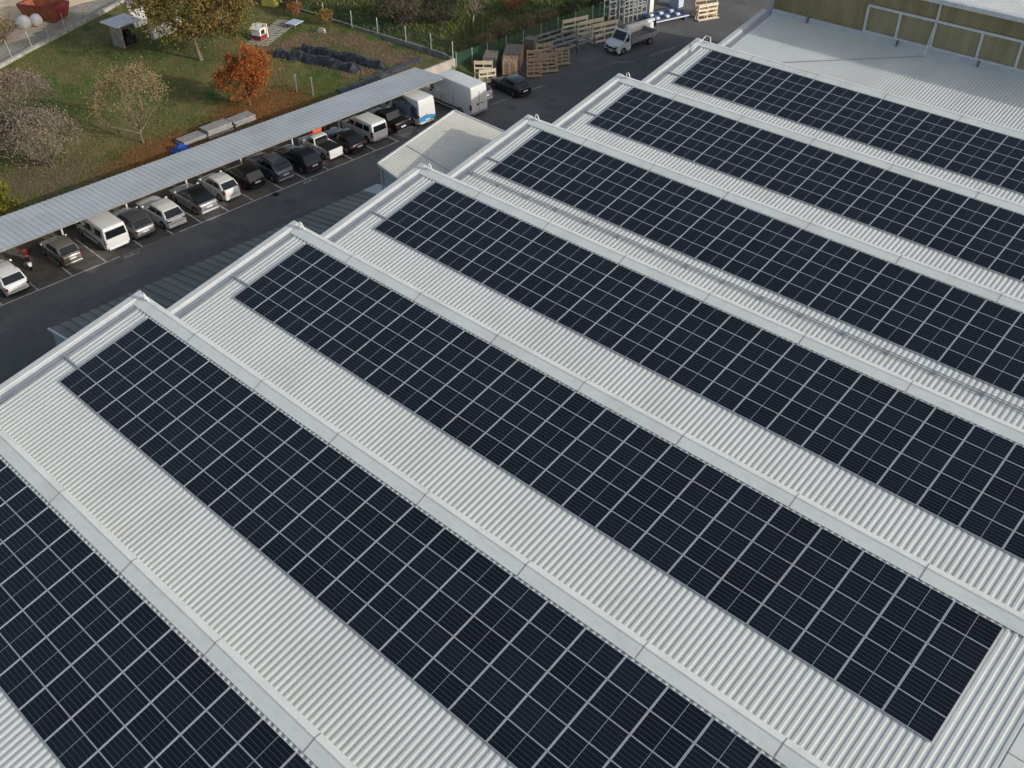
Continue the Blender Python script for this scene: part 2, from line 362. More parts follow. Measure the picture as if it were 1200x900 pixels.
for k in range(0, NB):
    xr = vo(k*PITCH-4.5)+1.03
    d_lo = 9.42
    b = MB(); ribs(b, k, xr, XE, -.6 if k < 7 else -.62, d_lo, .284 if k < 7 else .25); b.build('roof_slope', M['roof'], hall, True)
    if k < 7:
        b = MB(); v0 = vo(k*PITCH)
        xs = [v0+.35]; j = 2.8+.19*k; xs += [x for x in (j+5.45*i for i in range(-1, 13)) if x > v0+1.2 and x < XE-1] + [XE]
        for i, (xa, xb) in enumerate(zip(xs, xs[1:])):
            e = .004*(i % 2); xa -= .03; xb += .03
            fs = ((-.12, -.07+e), (-.12, -.045+e), (-.60, .03+e), (-.66, .065+e), (-.90, .0+e), (-.93, -.14+e))
            A = [W(k, xa, *t) for t in fs]; B = [W(k, xb, *t) for t in fs]
            b.strip(A, B)
        b.build('ridge_flashing', M['flash'], hall, True)
        b = MB(); b.poly(W(k, xr+.05, -.02, -.079), W(k, XE-.5, -.02, -.079), W(k, XE-.5, -.125, -.079), W(k, xr+.05, -.125, -.079)); b.build('valley_strip', M['galv'], hall, True)  # grey strip set over the rib valleys, crests stay white between panels and flashing
        for x in xs[1:-1]:
            b = MB(); js = ((-.12, -.036), (-.60, .039), (-.66, .074), (-.90, .009))
            b.strip([W(k, x-.018, *p) for p in js], [W(k, x+.018, *p) for p in js]); b.build('flashing_joint', M['joint'], hall, True)
        b = MB(); yb = k*PITCH+.80
        b.poly((vo(yb)+.1, yb, 6.8), (XE, yb, 6.8), (XE, yb, 9.12), (vo(yb)+.1, yb, 9.12)); b.build('clerestory_wall', M['wall'], hall, True)
    # verge: raised cap outside, sloping channel inside
    b = MB(); c = MB()
    dt = -.92 if k < 7 else -.6; db = 9.3
    N = 2
    dd = [dt + (db-dt)*i/N for i in range(N+1)]
    def vx(d): return vo(k*PITCH - d*cs)
    sec = [(0, -.35), (0, .05), (.05, .075), (.42, .06), (.46, .03)]
    for a in range(len(sec)-1):
        b.strip([W(k, vx(d)+sec[a][0], d, sec[a][1]) for d in dd], [W(k, vx(d)+sec[a+1][0], d, sec[a+1][1]) for d in dd])
    for d in (dt, db): b.poly(*[W(k, vx(d)+s0, d, s1) for s0, s1 in sec], W(k, vx(d)+.46, d, -.35))
    b.build('verge_cap', M['cap'], hall, True)
    dd2 = [-.55 if k < 7 else -.6] + dd[1:]
    sec2 = [(.46, .03), (.56, -.07), (.92, -.10), (1.0, -.04), (1.06, -.06)]
    for a in range(len(sec2)-1):
        c.strip([W(k, vx(d)+sec2[a][0], d, sec2[a][1]) for d in dd2], [W(k, vx(d)+sec2[a+1][0], d, sec2[a+1][1]) for d in dd2])
    c.build('verge_gutter', M['channel'], hall, True)
    if k < 7 and k > 0:
        b = MB(); d = 4.16
        b.bar(W(k, vx(d)+.95, d, -.035), W(k, X0[k]-.02, d, -.035), .09, .07); b.build('cable_duct', M['galv'], hall, True)
        b = MB(); xl = vx(-.7)+1.05
        if k < 6:
            pts = [(-.16, 0), (-.13, .32), (-.06, .44), (.06, .44), (.13, .32), (.16, 0)]
            b.pipe([W(k, xl+px, -.7, pz+.05) for px, pz in pts], .045, 6)
        else:
            b.pipe([W(k, xl-.3, .9, .0), W(k, xl-.05, -.75, .55), W(k, xl+.35, -.75, .55), W(k, xl+.35, -.75, .05)], .045, 6)
        b.build('lifting_loop', M['cap'], hall, True)
# sawtooth gable walls and base walls
b = MB()
prof = []
for k in range(0, NB):
    yt = k*PITCH
    prof += [(yt-9.2, 7.0), (yt+.62, 9.0)]
    if k < 7: prof += [(yt+.78, 9.0), (yt+.78, 7.0)]
for (ya, za), (yb, zb) in zip(prof, prof[1:]):
    if abs(yb-ya) < .01: continue
    b.poly((vo(ya)+.06, ya, 0), (vo(yb)+.06, yb, 0), (vo(yb)+.06, yb, zb-.2), (vo(ya)+.06, ya, za-.2))
b.build('gable_wall', M['wall'], hall, True)
b = MB(); b.poly((vo(-9.2)+.06, -9.3, 0), (XE, -9.3, 0), (XE, -9.3, 6.95), (vo(-9.2)+.06, -9.3, 6.95)); b.build('front_wall', M['wall'], hall, True)
b = MB(); b.poly((XE+.02, -9.3, 0), (XE+.02, 69.4, 0), (XE+.02, 69.4, 7), (XE+.02, -9.3, 7)); b.build('end_wall', M['wall'], hall, True)
for k in (1, 2):                                                     # flat transverse flashing on the bays at the right
    b = MB(); b.hexa([W(k, 41.03, 9.3, -.115), W(k, 41.62, 9.3, -.115), W(k, 41.62, -.05, -.115), W(k, 41.03, -.05, -.115), W(k, 41.03, 9.3, -.06), W(k, 41.62, 9.3, -.06), W(k, 41.62, -.05, -.06), W(k, 41.03, -.05, -.06)])
    b.build('transverse_flashing', M['flash'], hall, True)
    b = MB(); b.bar(W(k, 41.03, 4.05, -.055), W(k, 41.62, 4.05, -.055), .03, .008); b.build('flashing_joint', M['joint'], hall, True)
b = MB()
for dn in (0, .13):
    b.tube(W(4, -.8, 5.9+dn, .02), W(4, XE, 5.9+dn, .02), .03, None, 6)
for i in range(26):
    x = -.6+2.4*i; b.bar(W(4, x, 5.8, -.03), W(4, x, 6.12, -.03), .05, .07)
b.build('conduit_pipes', M['channel'], hall, True)

# ------------------------------------------------------------------ solar panels
LX, LS, AX, AY = 1.757, 1.035, 1.775, 1.0490295
def frame_mesh():
    b = MB(); fx, fy, h = .030, .014, .072
    for (x0, x1, y0, y1) in ((0, fx, 0, LS), (LX-fx, LX, 0, LS), (fx, LX-fx, 0, fy), (fx, LX-fx, LS-fy, LS)): b.box(x0, x1, y0, y1, -h, 0)
    return b
def glass_on(b, uvs, tf):
    q = [(.03, .014), (LX-.03, .014), (LX-.03, LS-.014), (.03, LS-.014)]
    b.poly(*[tf(x, y, -.004) for x, y in q]); uvs += [(x-.0285, y-.0175) for x, y in q]
def with_uv(me, uvs):
    u = me.uv_layers.new(name='UVMap')
    for i, t in enumerate(uvs): u.data[i].uv = t
fb = frame_mesh().build('frame', M['alu'])
gb = MB(); uvs = []; glass_on(gb, uvs, lambda x, y, z: (x, y, z)); go = gb.build('cell_glass', M['cells']); with_uv(go.data, uvs)
inv = cam.matrix_world.inverted(); FPX = 1168.905*1024/1200
def pix(p):
    q = inv @ Vector(p); return (512 + FPX*q.x/-q.z, 384 - FPX*q.y/-q.z)
def pmat(k, i, j):
    o = Vector(W(k, X0[k]+i*AX+.009, (j+1)*AY-.007, 0))
    return Matrix(((1, 0, 0, o.x), (0, cs, -sn, o.y), (0, sn, cs, o.z), (0, 0, 0, 1)))
slots = []
for k in range(7):
    for i in range(22):
        for j in range(5):
            mt_ = pmat(k, i, j); pp = [pix(mt_ @ Vector(c)) for c in ((0, 0, 0), (LX, 0, 0), (LX, LS, 0), (0, LS, 0))]
            area = abs(sum(pp[a][0]*pp[(a+1) % 4][1]-pp[(a+1) % 4][0]*pp[a][1] for a in range(4)))/2
            # share of the panel that is inside the frame
            nin = sum(1 for a in range(5) for c in range(5) for z in [pix(mt_ @ Vector((LX*(a+.5)/5, LS*(c+.5)/5, 0)))] if 0 < z[0] < 1024 and 0 < z[1] < 768)
            slots.append((area*nin/25, k, i, j, mt_))
slots.sort(key=lambda t: -t[0])
PL = {0: 'dark solar panel of the array cut off at the lower left corner', 1: 'dark solar panel of the second array from the left, ending at the bottom edge',
      2: 'dark solar panel of the array whose far end shows at lower right', 3: 'dark solar panel of the array just above the fully shown lower right one',
      4: 'dark solar panel of the array above the roof conduit', 5: 'dark solar panel of the second array from the top', 6: 'dark solar panel of the topmost array'}
PG = {0: 'panels of the lower left array', 1: 'panels of the second array', 2: 'panels of the third array', 3: 'panels of the fourth array', 4: 'panels of the fifth array', 5: 'panels of the sixth array', 6: 'panels of the top array'}
first = True
rest_f, rest_g, rest_uv = MB(), MB(), []
for n, (a, k, i, j, mt_) in enumerate(slots):
    if n < 300:
        t = thing('solar_panel', PL[k], 'solar panel', group=PG[k]); t.matrix_world = mt_
        if first: f_, g_ = fb, go; first = False
        else: f_, g_ = fb.copy(), go.copy(); col.objects.link(f_); col.objects.link(g_)
        f_.parent = t; g_.parent = t
    elif k < 7:
        tf = lambda x, y, z, mm=mt_: tuple(mm @ Vector((x, y, z)))
        for (x0, x1, y0, y1) in ((0, .03, 0, LS), (LX-.03, LX, 0, LS), (.03, LX-.03, 0, .014), (.03, LX-.03, LS-.014, LS)): rest_f.box(x0, x1, y0, y1, -.072, 0, tf)
        glass_on(rest_g, rest_uv, tf)
me = bpy.data.meshes.new('more_solar_panels')
nf = len(rest_f.f); off = len(rest_f.v)
me.from_pydata(rest_f.v + rest_g.v, [], rest_f.f + [tuple(i+off for i in f) for f in rest_g.f])
me.materials.append(M['alu']); me.materials.append(M['cells'])
for p in me.polygons:
    if p.index >= nf: p.material_index = 1
u = me.uv_layers.new(name='UVMap'); lo = sum(len(f) for f in rest_f.f)
for i, t in enumerate(rest_uv): u.data[lo+i].uv = t
o = bpy.data.objects.new('more_solar_panels', me); col.objects.link(o)
tag(o, 'hundreds of further dark solar panels on the upper and farther roof bays', 'solar panels', 'panels farther up the roofs', 'stuff')

# ------------------------------------------------------------------ tall hall at the top right
th = thing('upper_hall', 'taller hall with olive corrugated glazing rising behind the last roof bay', 'building', (20, 75, 0))
YW = 69.62; ZE = 12.95
b = MB(); x = -.35; A, B = [], []
while x < XE:
    for dx, dy in ((0, 0), (.06, 0), (.09, -.04), (.14, -.04), (.17, 0)): A.append((x+dx, YW+dy, 9.35)); B.append((x+dx, YW+dy, ZE))
    x += .2
b.strip(A, B); b.build('corrugated_glazing', M['olive'], th, True)
b = MB(); b.hexa([(-.35, YW-.32, 8.75), (XE, YW-.32, 8.75), (XE, YW+.02, 8.75), (-.35, YW+.02, 8.75), (-.35, YW-.10, 9.40), (XE, YW-.10, 9.40), (XE, YW+.02, 9.40), (-.35, YW+.02, 9.40)])
b.build('base_flashing', M['bluewall'] if 0 else M['channel'], th, True)
for x in (3.0, 10.85, 17.3, 23.6, 30): b = MB(); b.box(x, x+.09, YW-.36, YW-.13, 8.8, 9.42); b.build('flashing_joint', M['darkgalv'], th, True)
b = MB(); b.box(7.9, XE, YW-.15, YW-.045, 11.37, 11.55)
for x in (7.95, 10.62, 13.47, 17.05, 19.95, 23.4, 26.8): b.box(x-.09, x+.09, YW-.152, YW-.046, 9.55, 11.368)
b.box(7.86, XE, YW-.154, YW-.047, 9.40, 9.548)
b.build('window_frame', M['frame_w'], th, True)
for xa, xb in ((8.05, 10.52), (10.72, 13.37), (13.57, 16.95), (17.15, 19.85), (20.05, 23.3), (23.5, 26.7)):
    b = MB(); b.box(xa, xb, YW-.06, YW-.05, 9.552, 11.366); b.build('window_pane', M['pane'], th, True)
b = MB(); b.box(13.40, 13.55, YW-.15, YW-.045, 11.552, ZE-.02); b.build('post', M['frame_w'], th, True)
b = MB(); b.pipe([(13.46, YW-.2, 11.5), (13.42, YW-.85, 8.98)], .05); b.build('downpipe', M['frame_w'], th, True)
b = MB(); b.pipe([(13.42, YW-.85, 8.98), W(7, 4.29, 5.97, -.03)], .032); b.build('roof_drain_pipe', M['galv'], th, True)
b = MB(); b.hexa([(-.7, YW-.5, ZE-.12), (XE, YW-.5, ZE-.12), (XE, YW+.1, ZE-.12), (-.7, YW+.1, ZE-.12), (-.7, YW-.5, ZE+.22), (XE, YW-.5, ZE+.22), (XE, YW+.1, ZE+.22), (-.7, YW+.1, ZE+.22)])
b.build('eave_gutter', M['frame_w'], th, True)
b = MB(); A, B = [], []; x = -.7
while x < XE:
    for dx, dz in ((0, 0), (.09, 0), (.12, .035), (.18, .035)): A.append((x+dx, YW-.1, ZE+.20+dz)); B.append((x+dx, YW+16, ZE+2.4+dz))
    x += .21
b.strip(A, B); b.build('upper_roof', M['roof'], th, True)
b = MB(); b.hexa([(-.6, YW+.06, 0), (XE, YW+.06, 0), (XE, YW+16, 0), (-.6, YW+16, 0), (-.6, YW+.06, ZE-.1), (XE, YW+.06, ZE-.1), (XE, YW+16, ZE+2), (-.6, YW+16, ZE+2)])
b.build('side_wall', M['wall'], th, True)
b = MB(); b.tube((-.55, YW-.1, 8.9), (-.55, YW-.1, ZE), .07); b.build('corner_pipe', M['bluewall'], th, True)

# ------------------------------------------------------------------ annexe and lean-to on the road side
ax = thing('annexe', 'small pale roofed annexe attached to the hall beside the road', 'building', (-6, 36, 0))
an = {'on': Vector((-8.73, 32.45, 6.2)), 'of': Vector((-9.35, 40.55, 7.2)), 'inn': Vector((-1.9, 31.5, 5.75)), 'inf': Vector((-1.7, 40.9, 6.75))}
def AQ(u, v, z=0):  # u across (outer->inner), v along
    a = an['on'].lerp(an['inn'], u); c = an['of'].lerp(an['inf'], u); p = a.lerp(c, v); return (p.x, p.y, p.z+z)
b = MB(); n = 34; A, B = [], []
for i in range(n):
    for f, z in ((0, 0), (.4, 0), (.55, .016), (.85, .016)): v = (i+f)/n; A.append(AQ(0, v, z)); B.append(AQ(1, v, z))
A.append(AQ(0, 1)); B.append(AQ(1, 1)); b.strip(B, A); b.build('roof', M['annexroof'], ax, True)
b = MB(); b.bar(AQ(.012, .34, .036), AQ(.99, .34, .036), .05, .012); b.build('roof_joint', M['channel'], ax, True)
b = MB()
e0, e1, e2 = Vector(AQ(0, 0)), Vector(AQ(0, 1)), Vector(AQ(1, 1)); e3 = Vector(AQ(1, 0))
b.bar(e0+Vector((-.06, 0, -.05)), e1+Vector((-.06, 0, -.05)), .14, .22); b.build('eave_gutter', M['cap'], ax, True)
b = MB(); b.bar(e1+Vector((0, .05, 0)), e2+Vector((0, .05, 0)), .10, .16); b.bar(e0+Vector((0, -.06, -.04)), e3+Vector((0, -.06, -.04)), .12, .2); b.build('verge_trim', M['cap'], ax, True)
b = MB(); i0 = [AQ(.04, .02), AQ(1, .02), AQ(1, .98), AQ(.04, .98)]
b.hexa([(p[0], p[1], 0) for p in i0] + [(p[0], p[1], p[2]-.1) for p in i0]); b.build('wall', M['bluewall'], ax, True)
b = MB(); b.tube((e0.x+.1, e0.y+.08, 0), (e0.x+.1, e0.y+.08, 6.05), .07); b.build('downpipe', M['cap'], ax, True)

lt = thing('lean_to', 'low lean-to with dark green grey seamed roof along the hall', 'building', (-7, 20, 0))
def lx(y): return -10.63+.033*(y-8.44)
b = MB(); y = 8.44; A, B = [], []
while y < 31.6:
    for f, z in ((0, 0), (.05, .08), (.38, .08), (.43, 0)):
        yy = y+f; A.append((lx(yy), yy, 4.0+z)); B.append((vo(yy)+.02, yy, 5.3+z))
    y += .60
b.strip(B, A); b.build('seamed_roof', M['seam'], lt, True)
yl = A[-1][1]
b = MB(); b.hexa([(lx(31.8), yl, 3.85), (-2.1, yl, 5.2), (-2.1, 33.0, 5.2), (lx(33), 33.0, 3.85), (lx(31.8), yl, 4.05), (-2.1, yl, 5.4), (-2.1, 33.0, 5.4), (lx(33), 33.0, 4.05)]); b.build('pale_roof_sheet', M['channel'], lt, True)
b = MB(); b.bar((lx(8.4)-.02, 8.36, 4.06), (vo(8.4), 8.36, 5.36), .1, .16); b.build('end_trim', M['cap'], lt, True)
b = MB(); b.poly((lx(8.5)+.05, 8.46, 0), (vo(8.5), 8.46, 0), (vo(8.5), 8.46, 5.22), (lx(8.5)+.05, 8.46, 3.94)); b.build('end_wall', M['bluewall'], lt, True)
b = MB(); b.poly((lx(8.5)+.05, 8.46, 0), (lx(33)+.05, 33, 0), (lx(33)+.05, 33, 3.9), (lx(8.5)+.05, 8.46, 3.94)); b.build('road_wall', M['wall'], lt, True)

# ------------------------------------------------------------------ carport
ct = thing('carport', 'long carport with pale ribbed metal roof sheltering the parked cars', 'carport', (-25, 30, 0))
def cf(y): return -23.06+.0262*(y-11.05)
def cb(y): return -27.68+.047*(y-13.25)
b = MB(); y = -2.0; A, B = [], []
while y < 51.4:
    for f, z in ((0, 0), (.16, 0), (.20, .035), (.30, .035), (.34, 0)): A.append((cf(y+f), y+f, 3.06+z)); B.append((cb(y+f), y+f, 2.96+z))
    y += .42
b.strip(A, B); b.build('roof_sheet', M['cport'], ct, True)
b = MB(); b.bar((cf(-2)-.14, -2, 2.96), (cf(51.6)-.14, 51.6, 2.96), .08, .16); b.bar((cb(-2)+.1, -2, 2.85), (cb(51.6)+.1, 51.6, 2.85), .08, .2)
b.bar((cf(51.5), 51.6, 2.96), (cb(51.5), 51.6, 2.86), .07, .18)
b.build('roof_beam', M['galv'], ct, True)
for y in (1.0, 6.2, 11.4, 16.6, 21.8, 27.0, 32.1, 37.2, 42.2, 47.1, 51.2):
    b = MB(); b.box(cf(y)-3.6, cf(y)-3.45, y-.06, y+.06, 0, 2.8); b.build('post', M['cap'], ct, True)
    b = MB(); b.bar((cf(y)-.1, y, 2.96), (cb(y)+.1, y, 2.87), .08, .12); b.bar((cf(y)-3.5, y, 2.1), (cf(y)-2.2, y, 2.9), .07, .09); b.build('roof_arm', M['cap'], ct, True)

# ------------------------------------------------------------------ walls and fences
def wall_line(name, label, pts, h, t, m, parent=None, z0=0, cat='wall'):
    b = MB()
    for (x0, y0), (x1, y1) in zip(pts, pts[1:]): b.bar((x0, y0, z0+h/2), (x1, y1, z0+h/2), t, h)
    o = b.build(name, m)
    return tag(o, label, cat)
wall_line('retaining_wall', 'pale concrete retaining wall between garden and parking bays', [(wall_x(-5)-.12, -5), (wall_x(58.2)-.12, 58.2)], 1.55, .24, M['retwall'])
wall_line('garden_edge_wall', 'curved low concrete edge below the green garden fence', [(-27.6, 58.15), (-29.3, 58.55), (-31.5, 58.5), (-42, 57.75), (-54, 57.2)], 1.5, .2, M['concrete'])

lw = thing('boundary_wall', 'low stained concrete boundary wall along the far garden edge', 'wall', (low_x(30), 30, .6))
b = MB(); b.bar((low_x(5), 5, 1.1), (low_x(60), 60, 1.1), .42, 1.0); b.build('wall_body', M['concrete'], lw, True)
for yy in (29.6, 32.3, 34.6, 37.0, 41, 45):
    if yy < 38:
        b = MB(); b.tube((low_x(yy), yy, 1.5), (low_x(yy)-.1, yy-.15 if yy < 34 else yy+.1, 3.2), .035); b.build('post', M['postgreen'], lw, True)
b = MB(); b.poly((low_x(26), 26, 1.6), (low_x(36), 36, 1.6), (low_x(36), 36, 3.0), (low_x(26), 26, 3.0)); b.build('wire_net', M['wirenet'], lw, True)

gf = thing('garden_fence', 'green net fence on pale posts behind the vegetable bed', 'fence', (-40, 58, 1.2))
gp = [(-57, 56.2), (-50.3, 57.0), (-46.2, 57.3), (-42, 57.6), (-38.4, 58.0), (-34.4, 58.25), (-31, 58.5), (-27.8, 58.35)]
for x, y in gp:
    b = MB(); b.tube((x, y, 1.2), (x, y, 3.05), .055); b.build('post', M['postgreen'], gf, True)
b = MB()
for (x0, y0), (x1, y1) in zip(gp, gp[1:]): b.poly((x0, y0+.05, 1.3), (x1, y1+.05, 1.3), (x1, y1+.05, 2.9), (x0, y0+.05, 2.9))
b.build('net', M['greennet'], gf, True)
yf = thing('yard_fence', 'green net fence on thin posts behind the pallets and steel racks', 'fence', (-26.5, 70, 0))
yp = [(-27.6, 58.6), (-27.3, 60.5), (-27.1, 62.5), (-26.9, 65), (-26.8, 67.5), (-26.6, 70), (-26.5, 72.6), (-26.3, 75.2), (-26.2, 78), (-25.9, 83), (-25.7, 88)]
for x, y in yp:
    b = MB(); b.tube((x, y, 0), (x, y, 2.0), .04); b.build('post', M['postgreen'], yf, True)
b = MB()
for (x0, y0), (x1, y1) in zip(yp, yp[1:]): b.poly((x0-.05, y0, .1), (x1-.05, y1, .1), (x1-.05, y1, 1.9), (x0-.05, y0, 1.9))
b.build('net', M['greennet'], yf, True)
for x, y, lb in ((-32.9, 43.3, 'short grey garden post farther from the orange tree litter'), (-31.2, 43.8, 'short grey garden post next to the carport roof')):
    b = MB(); b.tube((x, y, 1.1), (x, y, 2.9), .06); b.box(x-.09, x+.09, y-.09, y+.09, 2.9, 2.96); tag(b.build('garden_post', M['galv']), lb, 'post', 'two garden posts')

# ------------------------------------------------------------------ vegetation
def rnd_dir(rg):
    z = rg.uniform(-1, 1); t = rg.uniform(0, 2*math.pi); s = math.sqrt(1-z*z); return Vector((s*math.cos(t), s*math.sin(t), z))
def leaf(vs, fs, p, size, rg, droop=0):
    d = rnd_dir(rg); d.z -= droop; d.normalize(); x = d.orthogonal().normalized(); a = rg.uniform(0, 6.28); y = d.cross(x)
    u = x*math.cos(a)+y*math.sin(a); n = d.cross(u)
    s1, s2 = size*rg.uniform(.6, 1.3), size*rg.uniform(.35, .7); i = len(vs)
    vs += [tuple(p-u*s1*.5), tuple(p+n*s2*.5+d*s2*.15), tuple(p+u*s1*.5), tuple(p-n*s2*.5+d*s2*.15)]; fs.append((i, i+1, i+2, i+3))
def tree(name, label, loc, h, r, crown_z, rz_, nleaf, lsize, lm, bark='bark', trunk_r=.14, seed=1, cat='tree', nb=9, spread=.62, twigs=3, clump=.55, droop=0, group=None, multi=1, fill=60):
    rg = random.Random(seed); root = thing(name, label, cat, loc, group=group)
    tb = MB(); tips = []
    def grow(p, d, L, rad, lev):
        segs = 3; q = p
        for s_ in range(segs):
            d2 = (d + rnd_dir(rg)*.22 + Vector((0, 0, .06))).normalized(); e = q + d2*L/segs
            tb.tube(q, e, rad*(1-s_/segs*.4), rad*(1-(s_+1)/segs*.4), (8, 5, 4, 3, 3)[lev], False); q, d = e, d2
            if lev >= 1: tips.append((q.copy(), lev))
        if lev < twigs:
            for _ in range(3 if lev else nb):
                a = rnd_dir(rg); nd = (d*.55 + a*spread + Vector((0, 0, .18))).normalized()
                st = q if lev else p.lerp(q, rg.uniform(.65, 1))
                grow(st, nd, L*rg.uniform(.55, .8) if lev else rg.uniform(.6, .95)*r, rad*.5, lev+1)
    for mm in range(multi):
        ang = 6.28*mm/max(1, multi)+seed; b0 = Vector((math.cos(ang)*.25*(multi > 1), math.sin(ang)*.25*(multi > 1), -.1))
        d0 = Vector((math.cos(ang)*.35, math.sin(ang)*.35, 1)).normalized() if multi > 1 else Vector((rg.uniform(-.06, .06), rg.uniform(-.06, .06), 1))
        grow(b0, d0, max(.6, crown_z-rz_*.75), trunk_r, 0)
    # keep the twigs inside the crown
    for i, p in enumerate(tb.v):
        x, y, z = p; e = math.sqrt((x/r)**2+(y/r)**2+((z-crown_z)/rz_)**2)
        if z > crown_z-rz_ and e > 1: k = 1/e; tb.v[i] = (x*k, y*k, crown_z+(z-crown_z)*k)
    tb.build('trunk', M[bark], root, smooth=60)
    if nleaf:
        vs_, fs_ = [], []
        cl = []
        for p, lev in tips:
            e = math.sqrt((p.x/r)**2+(p.y/r)**2+((p.z-crown_z)/rz_)**2)
            if e > .95: p = Vector((p.x/e*.93, p.y/e*.93, crown_z+(p.z-crown_z)/e*.93))
            if p.z > crown_z-rz_*.95: cl.append(p)
        for _ in range(fill):
            d = rnd_dir(rg); k = rg.uniform(.4, 1.04); cl.append(Vector((d.x*r*k, d.y*r*k, crown_z+d.z*rz_*k)))
        cl = [(c, clump*r*.22*rg.uniform(.55, 1.35)) for c in cl for _ in range(rg.choice((0, 1, 1, 2, 4)))]
        for _ in range(nleaf):
            c, cs_ = rg.choice(cl); o_ = rnd_dir(rg)*abs(rg.gauss(0, 1))*cs_; o_.z *= .75; p = c+o_
            leaf(vs_, fs_, p, lsize, rg, droop)
        mb = MB(); mb.v, mb.f = vs_, fs_; mb.build('crown', lm, root)
    return root
LM = {'gold': leaf_mat('golden_leaves', [(.062, .07, .018), (.13, .11, .028), (.20, .125, .042), (.11, .105, .028), (.085, .06, .03)]),
      'orange': leaf_mat('orange_leaves', [(.14, .035, .012), (.28, .075, .018), (.36, .12, .03), (.20, .10, .03)]),
      'sparse': leaf_mat('mixed_autumn_leaves', [(.17, .145, .06), (.23, .19, .09), (.27, .19, .10), (.15, .16, .06)]),
      'pink': leaf_mat('faded_shrub_leaves', [(.16, .125, .10), (.25, .20, .155), (.17, .15, .10), (.32, .26, .20)]),
      'pinkdark': leaf_mat('brown_shrub_leaves', [(.06, .046, .036), (.12, .092, .07), (.085, .07, .05), (.17, .13, .10)]),
      'conifer': leaf_mat('yellow_green_conifer', [(.07, .085, .012), (.15, .15, .02), (.20, .18, .03)]),
      'dark': leaf_mat('dark_evergreen', [(.012, .022, .012), (.025, .04, .02), (.04, .055, .025)]),
      'yellow': leaf_mat('yellow_leaves', [(.18, .14, .03), (.30, .20, .04), (.22, .12, .03)]),
      'litter': leaf_mat('fallen_leaf_litter', [(.16, .06, .018), (.28, .10, .025), (.22, .12, .05), (.12, .06, .03)]),
      'litter2': leaf_mat('fallen_brown_leaves', [(.15, .11, .07), (.22, .17, .11), (.12, .09, .05)]),
      'tuft': leaf_mat('grass_tufts', [(.06, .085, .022), (.10, .125, .036), (.165, .15, .06)])}
tree('autumn_tree', 'large golden green autumn tree at the top edge of the garden', (-46.3, 42.0, GZ), 11, 5.4, 6.3, 4.9, 36000, .28, LM['gold'], trunk_r=.24, seed=3, nb=12, droop=.3, twigs=3, clump=.9, fill=170)
tree('orange_tree', 'round tree with bright orange leaves near the carport', (-33.8, 38.7, GZ), 5.6, 2.5, 3.1, 2.4, 17000, .17, LM['orange'], trunk_r=.12, seed=5, nb=10, clump=.8, fill=90)
tree('sparse_tree', 'half bare tree with thin yellowish leaves in the lawn middle', (-34.2, 28.2, GZ), 6.2, 3.2, 3.5, 2.9, 7000, .15, LM['sparse'], bark='bark', trunk_r=.11, seed=8, nb=11, twigs=4, clump=.75, fill=70)
tree('bare_shrub', 'broad greyish pink bare shrub by the carport roof at left', (-36.0, 20.8, GZ), 4.2, 3.1, 2.2, 2.2, 11000, .15, LM['pink'], bark='twigdark', trunk_r=.06, seed=11, cat='shrub', nb=6, twigs=4, clump=.85, multi=4, fill=160)
tree('bare_shrub', 'grey bare shrub at the left edge beyond the nearer shrub', (-45.5, 23.5, GZ), 4.2, 3.0, 2.1, 2.1, 9000, .15, LM['pink'], bark='twigdark', trunk_r=.06, seed=12, cat='shrub', nb=6, twigs=4, clump=.85, multi=4, fill=140)
tree('bare_shrub', 'darker low shrub behind the conifer at the left edge', (-41.0, 18.6, GZ), 3, 2.5, 1.6, 1.6, 6000, .15, LM['pinkdark'], bark='twigdark', trunk_r=.06, seed=13, cat='shrub', nb=6, twigs=3, multi=4, fill=100)
# conifer with layered drooping sprays
def conifer(loc, h, r, seed, label):
    rg = random.Random(seed); root = thing('conifer', label, 'tree', loc)
    b = MB(); b.tube((0, 0, -.1), (0, 0, h*.95), .16, .03, 8); b.build('trunk', M['bark'], root)
    v, f = [], []
    for _ in range(5200):
        z = h*rg.uniform(.05, 1)**1.15; rr = r*(1-z/h)**.75; a = rg.uniform(0, 6.283); lob = .75+.25*math.sin(a*5+z*4)
        k = rr*lob*math.sqrt(rg.uniform(.25, 1)); p = Vector((math.cos(a)*k, math.sin(a)*k, z-.15*k)); leaf(v, f, p, .26, rg, .4)
    m_ = MB(); m_.v, m_.f = v, f; m_.build('crown', LM['conifer'], root)
conifer((-32.3, 14.6, GZ), 5.0, 2.0, 4, 'yellow green conifer cut off at the left edge above the carport')
# shrubs along the far edge
tree('thicket_bush', 'tall brown leafless thicket beyond the green garden fence', (-39.6, 62.6, .8), 4.5, 2.9, 2.1, 2.1, 8000, .15, LM['pinkdark'], bark='twigdark', trunk_r=.08, seed=21, cat='bush', nb=8, twigs=3, multi=5, fill=160)
tree('thicket_bush', 'dark bare thicket right of the tall brown thicket', (-36.8, 65.6, .8), 4.5, 2.6, 2.0, 2.0, 6000, .15, LM['dark'], bark='twigdark', trunk_r=.08, seed=22, cat='bush', nb=8, twigs=3, multi=5, fill=120)
tree('bare_tree', 'pale bare tree with crooked limbs in the field', (-34.2, 67.6, .8), 5, 2.4, 2.6, 1.6, 2600, .12, LM['pink'], bark='twig', trunk_r=.13, seed=23, nb=7, twigs=3, fill=60)
tree('orange_bush', 'small rust orange bush at the top edge of the field', (-33.6, 73.6, .8), 2.5, 1.4, 1.4, 1.2, 1100, .16, LM['orange'], trunk_r=.06, seed=24, cat='bush', multi=3, twigs=2)
tree('yellow_bush', 'yellow bush growing at the green garden fence', (-44.8, 56.4, GZ), 2.6, 1.0, 1.4, 1.3, 1300, .15, LM['yellow'], trunk_r=.05, seed=25, cat='bush', multi=3, twigs=2)
